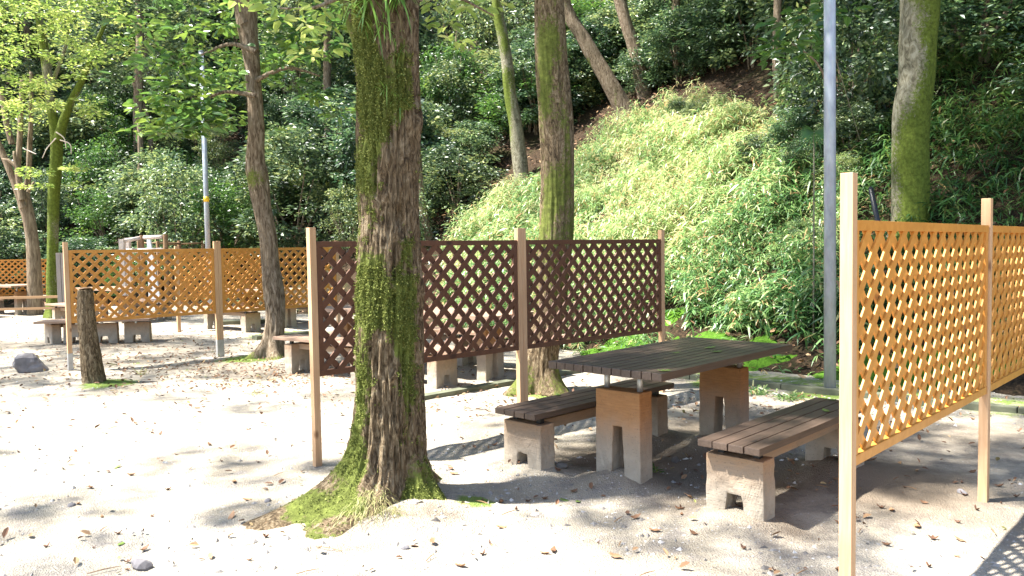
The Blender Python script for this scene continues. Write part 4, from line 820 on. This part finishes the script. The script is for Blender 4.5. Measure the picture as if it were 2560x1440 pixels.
def reg_lit(x, y, s, px, g):
    cx, cy = toppx(x, y, np.where(s > 0, hillz(x, y), 0)); wob = 40 * n2(x, y, .7, 2)
    d = 1.0 * (cx > 1115) * (s > -.12) * (s < 11) * (cx < 2150 + wob) * (cy > GRASS_TOP(cx) + wob * .7) * np.where(s < .8, .55, 1) * np.where((cx > 1640) & (s < .95 + .3 * n2(x, y, 1.5, 73)), .06, 1) * np.where(n2(x, y, 1.4, 71) + .5 * n2(x, y, 4.5, 72) > -.30, 1, .10); return g.random(len(x)) < d
def reg_dark(x, y, s, px, g): return (g.random(len(x)) < .6) & (px > 1950) & (px < 2800) & (s > .75) & (s < 9) & (n2(x, y, .8, 6) > -.9)
V, Q, T, tf = sasa(34000, (-2.5, 9, 6, 20, reg_lit), L_SASA, 401, '', '', .14, 6, .68)
tag(mk('bamboo_grass', V, quads=Q, tris=T, mat=L_SASA, attr=[('tint', 'FACE', tf)]), 'light green bamboo grass covering the sunlit slope', 'grass', kind='stuff')
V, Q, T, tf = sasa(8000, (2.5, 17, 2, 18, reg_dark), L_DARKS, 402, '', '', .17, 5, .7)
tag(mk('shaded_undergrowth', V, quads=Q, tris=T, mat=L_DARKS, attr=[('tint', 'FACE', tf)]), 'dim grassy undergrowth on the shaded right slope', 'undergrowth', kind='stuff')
# low leafy ground cover on the left slope foot
g = np.random.default_rng(403); x = g.uniform(-30, 1.5, 60000); y = g.uniform(9, 34, 60000); s = footdist(x, y); m = (s > .1) & (s < 9) & (n2(x, y, .7, 44) > .02) & (1280 + FPX * x / y < 1180); x = x[m]; y = y[m]
P = np.stack([x, y, hillz(x, y) + g.random(len(x)) * .35], -1); n = len(x); D = np.stack([g.normal(size=n), g.normal(size=n), g.normal(0, .3, n)], -1); L = .06 + .10 * g.random(n)
V, T, k = leaf4(P, D, np.stack([g.normal(0, .4, n), g.normal(-.3, .4, n), np.ones(n)], -1), L, L * .5); tag(mk('ground_cover', V, tris=T, mat=L_EVER, attr=[('tint', 'FACE', np.repeat(g.random(n), k))]), 'low leafy ground cover on the shady left slope', 'ground cover', kind='stuff')
# moss carpet between the kerb and the slope
xs_ = np.arange(.9, 6.6, .05); ys_ = np.arange(4.2, 11.2, .05); MX, MY = np.meshgrid(xs_, ys_); sf = footdist(MX, MY)
hh = .17 * np.clip(n2(MX, MY, 1.7, 51) + .35, -.3, 1) * np.exp(-((sf - .45) / .42) ** 2) + .02 * n2(MX, MY, 9, 52); MZ = np.maximum(hillz(MX, MY), 0) + hh - .02
nx, ny = len(xs_), len(ys_); i = np.arange(ny - 1)[:, None] * nx; j = np.arange(nx - 1)[None, :]; q = np.stack([i + j, i + j + 1, i + nx + j + 1, i + nx + j], -1).reshape(-1, 4); sc_ = sf.ravel()[q].mean(1); q = q[(sc_ > -.28) & (sc_ < 1.2)]
MM = NT('moss_carpet'); fv = MM.noise(MM.coord(), 26, 6, .75); f3 = MM.noise(MM.coord(), 2.4, 4, .6); MM.col(MM.mix(MM.ramp(f3, [(.6, (0, 0, 0)), (.7, (1, 1, 1))]), MM.ramp(fv, [(.3, (.03, .07, .008)), (.6, (.07, .155, .014)), (.8, (.14, .25, .03))]), (.055, .04, .025))); MM.rough(.95); MM.spec(.1); MM.bump(fv, 1, .02)
tag(mk('moss_carpet', np.stack([MX, MY, MZ], -1), quads=q, mat=MM.m, smooth=True), 'bright green moss cushions between the kerb and the slope', 'moss', kind='stuff')
# broad-leaved bush near the thick pole, long-leaved sprigs, palm-like fan
p = at(1975, 110, 9.6); t = thing('broadleaf_shrub', 'large-leaved branch hanging left of the thick metal pole', 'shrub', (p.x, p.y, float(hillz(p.x, p.y))))
put_tube('stem', [(.50, 0, -.1, .022), (.49, .05, 1.2, .02), (.44, 0, p.z - t.location.z - .5, .015), (0, -.05, p.z - t.location.z, .008)], BARK3, t, seg=8, step=.1)
add_crown(t, [(q.x, q.y, q.z, r) for q, r in ((at(x, y, Y), r) for (x, y, Y, r) in ((1930, 120, 9.5, .16), (1960, 60, 9.5, .2), (2000, 30, 9.6, .2), (2030, 70, 9.7, .16), (1985, 110, 9.4, .15), (1925, 140, 9.4, .12), (2075, 40, 9.9, .2), (2120, 30, 10, .2), (2020, 130, 9.6, .12)))], 14, .15, L_MID, 411, .5, True, (.3, .2), name='leaves')
p = at(2035, 330, 9.4); t = thing('fan_palm_seedling', 'small fan-leaved plant half behind the thick metal pole', 'plant', (p.x, p.y, float(hillz(p.x, p.y)))); zz = p.z - t.location.z
put_tube('stem', [(0, 0, -.1, .012), (0, 0, zz, .008)], BARK2, t, seg=6, step=.2); k = 26; a = np.linspace(-2.4, 2.4, k) - 1.6
V, Q, T = blade(np.tile([0, 0, zz], (k, 1)), np.stack([np.cos(a) * .9, np.full(k, -.4), np.sin(a) * .5 + .1], -1), np.tile([0.2, -1, .3], (k, 1)), np.full(k, .26), np.full(k, .02), np.full(k, .35)); mk('fan_leaf', V, quads=Q, tris=T, mat=L_MID, parent=t, attr=[('tint', 'FACE', np.full(3 * k, .4))])

# ============================================================ GROUND DETAILS
# dry grass tuft at the foot of the big trunk
g = np.random.default_rng(501); p0 = gp(925, 1315); n = 600; t = thing('grass_tuft', 'pale dry grass tuft at the foot of the big mossy trunk', 'grass', (p0.x, p0.y, 0))
x = g.normal(0, .11, n); y = g.normal(.03, .06, n); P = np.stack([x, y, np.full(n, .04) + .16 * np.clip(1 - np.abs(x) * 5, 0, 1) * g.random(n)], -1)
V, Q, T = blade(P, np.stack([x * 5 + g.normal(0, .5, n), -.7 + g.normal(0, .5, n), g.normal(.45, .4, n)], -1), np.tile([0, 0, 1.0], (n, 1)), .035 + .085 * g.random(n), np.full(n, .0022), .5 + .7 * g.random(n))
mk('blades', V, quads=Q, tris=T, mat=L_DRYG, parent=t, attr=[('tint', 'FACE', g.random(3 * n))])
def small_tuft(px, py, n, L, label, mat=L_EPI, sd=1):
    g = np.random.default_rng(sd); p0 = gp(px, py); t = thing('grass_tuft', label, 'grass', (p0.x, p0.y, float(surf(p0.x, p0.y))))
    V, Q, T = blade(np.stack([g.normal(0, L * .25, n), g.normal(0, L * .25, n), np.zeros(n)], -1), np.stack([g.normal(0, .8, n), g.normal(0, .8, n), .5 + g.random(n)], -1), np.tile([0.1, 1, 0.0], (n, 1)), L * (.5 + .7 * g.random(n)), np.full(n, L * .07), .4 + .5 * g.random(n))
    mk('blades', V, quads=Q, tris=T, mat=mat, parent=t, attr=[('tint', 'FACE', g.random(3 * n))])
small_tuft(1632, 1190, 22, .11, 'small green weed under the near end of the picnic table', L_MID, 2); small_tuft(1890, 985, 60, .22, 'leafy green grass clump on the kerb below the moss', L_SASA, 3); small_tuft(1760, 950, 40, .18, 'grass clump at the kerb seen past the table leg', L_SASA, 4)
small_tuft(1975, 1000, 60, .2, 'grass clump at the kerb left of the thick pole', L_SASA, 5); small_tuft(2380, 1000, 40, .2, 'low green sprig behind the right fence post', L_SASA, 6); small_tuft(360, 935, 14, .16, 'wispy pale weed right of the broken stump', L_DRYG, 7); small_tuft(640, 985, 20, .12, 'thin weed in the leaf litter below the crooked tree', L_DRYG, 8)

def fallen_mesh(seed, L, Wd, curl):
    g = np.random.default_rng(seed); n = 7; V = []; 
    for k in range(n):
        u = k / (n - 1); w = Wd * .5 * math.sin(math.pi * min(1, u * .93 + .05)) ** .8 * (1 + .15 * g.normal()); z = curl * L * (u - .5) ** 2 * 2.2
        V += [(L * (u - .5), -w, z + curl * w * 1.2 * (1 + .4 * g.normal())), (L * (u - .5), 0, z), (L * (u - .5), w, z + curl * w * 1.2 * (1 + .4 * g.normal()))]
    V += [(L * .68, .02 * L, curl * L * .9)]
    Q = []
    for k in range(n - 1): b_ = 3 * k; Q += [(b_, b_ + 3, b_ + 4, b_ + 1), (b_ + 1, b_ + 4, b_ + 5, b_ + 2)]
    T = [((n - 1) * 3, 3 * n, (n - 1) * 3 + 1)]
    V = np.array(V); V[:, 2] -= V[:, 2].min(); return V, Q, T
def fallen(name, seed, L, Wd, curl, mat, tint):
    V, Q, T = fallen_mesh(seed, L, Wd, curl); o = mk(name, V, quads=Q, tris=T, mat=mat, attr=[('tint', 'FACE', np.full(len(Q) + len(T), tint))], smooth=True)
    m = o.modifiers.new('s', 'SOLIDIFY'); m.thickness = .0008; return o
kinds = [(fallen('fallen_leaf', 1, .085, .045, .55, F_BROWN, .35), 'curled dark brown leaf lying on the sand', 'curled brown leaves on the sand'), (fallen('fallen_leaf', 2, .10, .05, .35, F_BROWN, .9), 'light tan dry leaf lying on the sand', 'tan leaves on the sand'),
         (fallen('fallen_leaf', 3, .07, .03, .8, F_BROWN, .05), 'tightly curled blackish leaf lying on the sand', 'blackish leaves on the sand'), (fallen('fallen_leaf', 4, .10, .05, .15, F_GREEN, .4), 'flat green leaf dropped on the sand', 'green leaves on the sand')]
MARKS = [(-.7, 3.7, 'in front of the big mossy trunk'), (-1.4, 4.1, 'by the long left root'), (-.1, 4.5, 'just right of the big trunk'), (.45, 4.4, 'in front of the near table leg'), (.9, 3.6, 'in front of the nearest bench'), (1.5, 4.5, 'under the nearest bench'), (.7, 5.3, 'under the picnic table'), (1.9, 3.5, 'at the foot of the near right fence post'), (2.6, 4.2, 'by the second post of the right fence'), (3.3, 5.2, 'behind the right lattice fence'), (-2.2, 3.9, 'in the left foreground'), (-2.6, 5.2, 'left of the pale near fence post'), (-3.6, 4.6, 'near the left photo edge'), (-1.3, 6.4, 'behind the pale near fence post'), (0, 3.1, 'at the bottom centre'), (-1.3, 3.1, 'at the bottom left of centre'), (.3, 6.6, 'below the brown lattice'), (1.7, 6.8, 'beyond the far table leg'), (-4.4, 7.6, 'in front of the broken stump'), (-5.5, 8.2, 'in front of the grey rock'), (-2.8, 7.6, 'in front of the crooked tree'), (-3.2, 6.2, 'in the sunlit left sand'), (1.7, 2.9, 'at the bottom right')]
g = np.random.default_rng(520); usedk = [False] * 4
def put_fallen(k, x, y, z=None, sc=1.0, label=None, group=None, tilt=.18):
    src, lab, grp = kinds[k]; w = min(MARKS, key=lambda m: (m[0] - x) ** 2 + (m[1] - y) ** 2)[2]; lab = lab.replace('lying on the sand', 'on the sand ' + w).replace('dropped on the sand', 'on the sand ' + w); grp = grp.replace('on the sand', 'on the sand ' + w)
    if usedk[k]: o = src.copy(); COL.objects.link(o)
    else: o = src; usedk[k] = True
    o.location = (x, y, (float(surf(x, y)) if z is None else z) + .002); o.rotation_euler = (g.normal(0, tilt), g.normal(0, tilt), g.uniform(0, 6.28)); o.scale = (sc, sc, sc); tag(o, label or lab, 'leaf', group or grp); return o
spots = [(1290, 1280, 2), (1400, 1200, 0), (1435, 1235, 0), (1410, 1250, 3), (1440, 1255, 3), (1250, 1330, 1), (1210, 1395, 2), (1360, 1390, 1), (1385, 1385, 0), (1545, 1395, 1), (1590, 1300, 0), (1600, 1185, 0), (1730, 1340, 0), (1640, 1330, 1), (1860, 1375, 2), (1320, 1255, 2), (1260, 1260, 0), (1700, 1280, 0), (2400, 1355, 1), (2330, 1350, 2), (2290, 1320, 1), (2410, 1240, 2), (2440, 1280, 2), (2200, 1270, 2), (2500, 1215, 0), (2540, 1245, 2), (2100, 1310, 0), (1130, 1190, 1), (1130, 1175, 0), (1700, 1215, 2), (1150, 1420, 1), (305, 1365, 3), (365, 1380, 0), (195, 1265, 1), (575, 1300, 1), (620, 1255, 1), (585, 1210, 1), (330, 1190, 0), (290, 1170, 3), (400, 1085, 0), (420, 1225, 2), (525, 1110, 0), (120, 1370, 2), (60, 1020, 1), (140, 985, 1), (1095, 1262, 3)]
for (x, y, k) in spots:
    p = gp(x + g.normal(0, 3), y); put_fallen(k, p.x, p.y, sc=g.uniform(.45, .7))
for _ in range(80):
    x, y = g.uniform(0, 2560), 950 + 480 * g.random() ** 1.1; p = gp(x, y)
    if (p.xy - Vector((T1B.x, T1B.y))).length < .45 or (x < 800 and g.random() < .25): continue
    put_fallen(int(g.choice([0, 0, 1, 2, 2])), p.x, p.y, sc=g.uniform(.3, .62))
for (x, y, k, lb) in ((1660, 928, 3, 'yellow green leaf near the front corner of the picnic table'), (1790, 880, 3, 'large pale green leaf lying on the middle of the picnic table'), (1775, 870, 3, 'narrow green leaf on the table just behind the large leaf'), (1690, 883, 3, 'small green leaf on the table left of the large leaf')):
    p = gp(x, y, .737); o = put_fallen(k, p.x, p.y, .737, .8 if 'small' not in lb else .5, lb, 'leaves on the table', .05); o.rotation_euler.z = .2
for (x, y, lb) in ((1395, 988, 'yellowish leaf lying on the bench beside the brown fence'), (2065, 1028, 'small green leaf on the nearest bench by the fence post'), (2078, 1000, 'dull green leaf at the far end of the nearest bench')):
    p = gp(x, y, .427); put_fallen(3, p.x, p.y, .427, .7, lb, 'leaves on the benches', .06)
# litter, gravel, twigs
def scatter(n, fn, seed):
    g = np.random.default_rng(seed); x, y = fn(g, n); return g, x, y
g = np.random.default_rng(530); xx = []; yy = []
for (cx, cy, sx, sy, n) in ((-3.3, 9.6, 1.2, .9, 900), (-2.2, 9.3, .8, .5, 350), (-4.5, 11.5, 1.5, 1.2, 500), (.4, 7.6, .8, .5, 160), (1.5, 6.9, .6, .4, 120), (-.4, 7.3, .7, .3, 160), (-6, 13, 3, 1.5, 700), (2.8, 7.0, 1.0, .5, 150), (-6.5, 10.6, 1.6, .8, 250), (1.6, 5.0, .6, .5, 60), (3.4, 5.2, 1, 1, 120), (-1, 6, 2.5, 2, 110), (-3.5, 7.5, 2.2, 1.5, 260), (.6, 3.7, 1.4, .5, 50), (-2, 3.9, 1.5, .8, 40)):
    xx.append(g.normal(cx, sx, n)); yy.append(g.normal(cy, sy, n))
xx.append(g.uniform(-26, 6, 1500)); yy.append(g.uniform(8, 22, 1500)); x = np.concatenate(xx); y = np.concatenate(yy); m = (y > 2.6) & (footdist(x, y) < .5); x = x[m]; y = y[m]; n = len(x)
P = np.stack([x, y, surf(x, y) + .006 + .012 * g.random(n)], -1); a = g.uniform(0, 6.28, n); L = .02 + .042 * g.random(n)
V, Q, k = leaf6(P, np.stack([np.cos(a), np.sin(a), g.normal(0, .35, n)], -1), np.stack([g.normal(0, .4, n), g.normal(0, .4, n), np.ones(n)], -1), L, L * .5, .35, -.2)
tag(mk('leaf_litter', V, quads=Q, mat=F_LIT, attr=[('tint', 'FACE', np.repeat(g.random(n), k))]), 'scattered dry leaf litter on the sandy ground', 'leaf litter', kind='stuff')
x = g.uniform(-18, 14, 22000); y = g.uniform(4, 30, 22000); s = footdist(x, y); m = (s > -.2) & (s < 14); x = x[m]; y = y[m]; n = len(x); P = np.stack([x, y, hillz(x, y) + .03 + .1 * g.random(n)], -1); a = g.uniform(0, 6.28, n); L = .05 + .08 * g.random(n)
V, Q, k = leaf6(P, np.stack([np.cos(a), np.sin(a), g.normal(0, .4, n)], -1), np.stack([g.normal(0, .4, n), g.normal(-.4, .4, n), np.ones(n)], -1), L, L * .5, .3, -.2)
tag(mk('slope_litter', V, quads=Q, mat=F_LIT, attr=[('tint', 'FACE', np.repeat(g.random(n) * .9, k))]), 'brown leaf litter under the bushes on the slope', 'leaf litter', kind='stuff')
n = 11000; yy = 2.5 + 7.5 * g.random(n) ** 1.6; xx = (g.random(n) - .5) * 1.5 * yy; cl = n2(xx, yy, 1.2, 61) > -.15; xx = xx[cl]; yy = yy[cl]; n = len(xx); r = .0025 + .006 * g.random(n) ** 3 * 2
O = np.array([(1, 0, 0), (-1, 0, 0), (0, 1, 0), (0, -1, 0), (0, 0, 1), (0, 0, -1.0)]); FT = np.array([(0, 2, 4), (2, 1, 4), (1, 3, 4), (3, 0, 4), (2, 0, 5), (1, 2, 5), (3, 1, 5), (0, 3, 5)])
V = np.stack([xx, yy, groundz(xx, yy)], -1)[:, None, :] + O[None] * r[:, None, None] * (1 + .5 * g.normal(size=(n, 6, 1))) * np.array([1.2, 1.2, .8]); T = (FT[None] + (np.arange(n) * 6)[:, None, None]).reshape(-1, 3)
tag(mk('gravel', V.reshape(-1, 3), tris=T, mat=PEB, attr=[('tint', 'FACE', np.repeat(g.random(n), 8))]), 'fine gravel scattered over the sand', 'gravel', kind='stuff')
for k, (px, py, s_, lb) in enumerate(((1405, 1190, .05, 'pale wedge-shaped stone beside the near table leg'), (1690, 1150, .045, 'small light stone in the shade under the picnic table'), (2405, 1236, .035, 'rounded pebble by the right fence post foot'), (355, 1420, .06, 'dark flat stone in the sand at the bottom left'), (180, 1268, .03, 'small grey stone in the left foreground sand'), (670, 1262, .03, 'small grey clod left of the big tree root'), (1010, 1380, .03, 'dark pebble below the big trunk'), (1865, 1110, .03, 'dark pebble under the nearest bench'))):
    p = gp(px, py); rock((p.x, p.y, float(surf(p.x, p.y)) - .01), s_, 40 + k, 'stone', lb, PEB if k in (0, 1) else ROCKM, 2, rot=k)
m = MB()
for _ in range(70):
    yq = 2.8 + 7 * g.random(); xq = (g.random() - .5) * 1.3 * yq; a = g.uniform(0, 3.14); L = g.uniform(.04, .16); z = float(surf(xq, yq)) + .006
    mid = Vector((xq + g.normal(0, .01), yq + g.normal(0, .01), z + .008)); e = Vector((math.cos(a), math.sin(a), 0)) * L / 2; m.cyl(mid - e - Vector((0, 0, .006)), mid, .0022, .0026, 5); m.cyl(mid, mid + e, .0026, .0014, 5)
tag(m.build('twigs', LOGM), 'thin broken twigs scattered on the sand', 'twigs', kind='stuff')
# dead twigs and thin stems among the bushes
tw = thing('dead_branch', 'thin dead branches tangled on the mossy Y-shaped tree', 'branch', at(150, 360, 18.2)); bb = tw.location
for pts in ([(140, 330, 3), (160, 345, 2.5), (165, 370, 2)], [(150, 350, 3), (175, 360, 2.5), (178, 385, 2)], [(140, 345, 3), (118, 370, 2.5), (106, 395, 2)], [(90, 385, 2.5), (60, 372, 2)]):
    put_tube('twig', rel(px_path(pts, 18.2), bb), LOGP, tw, seg=6, step=.05)
print('bushes', nb, 'objects', len(bpy.data.objects))
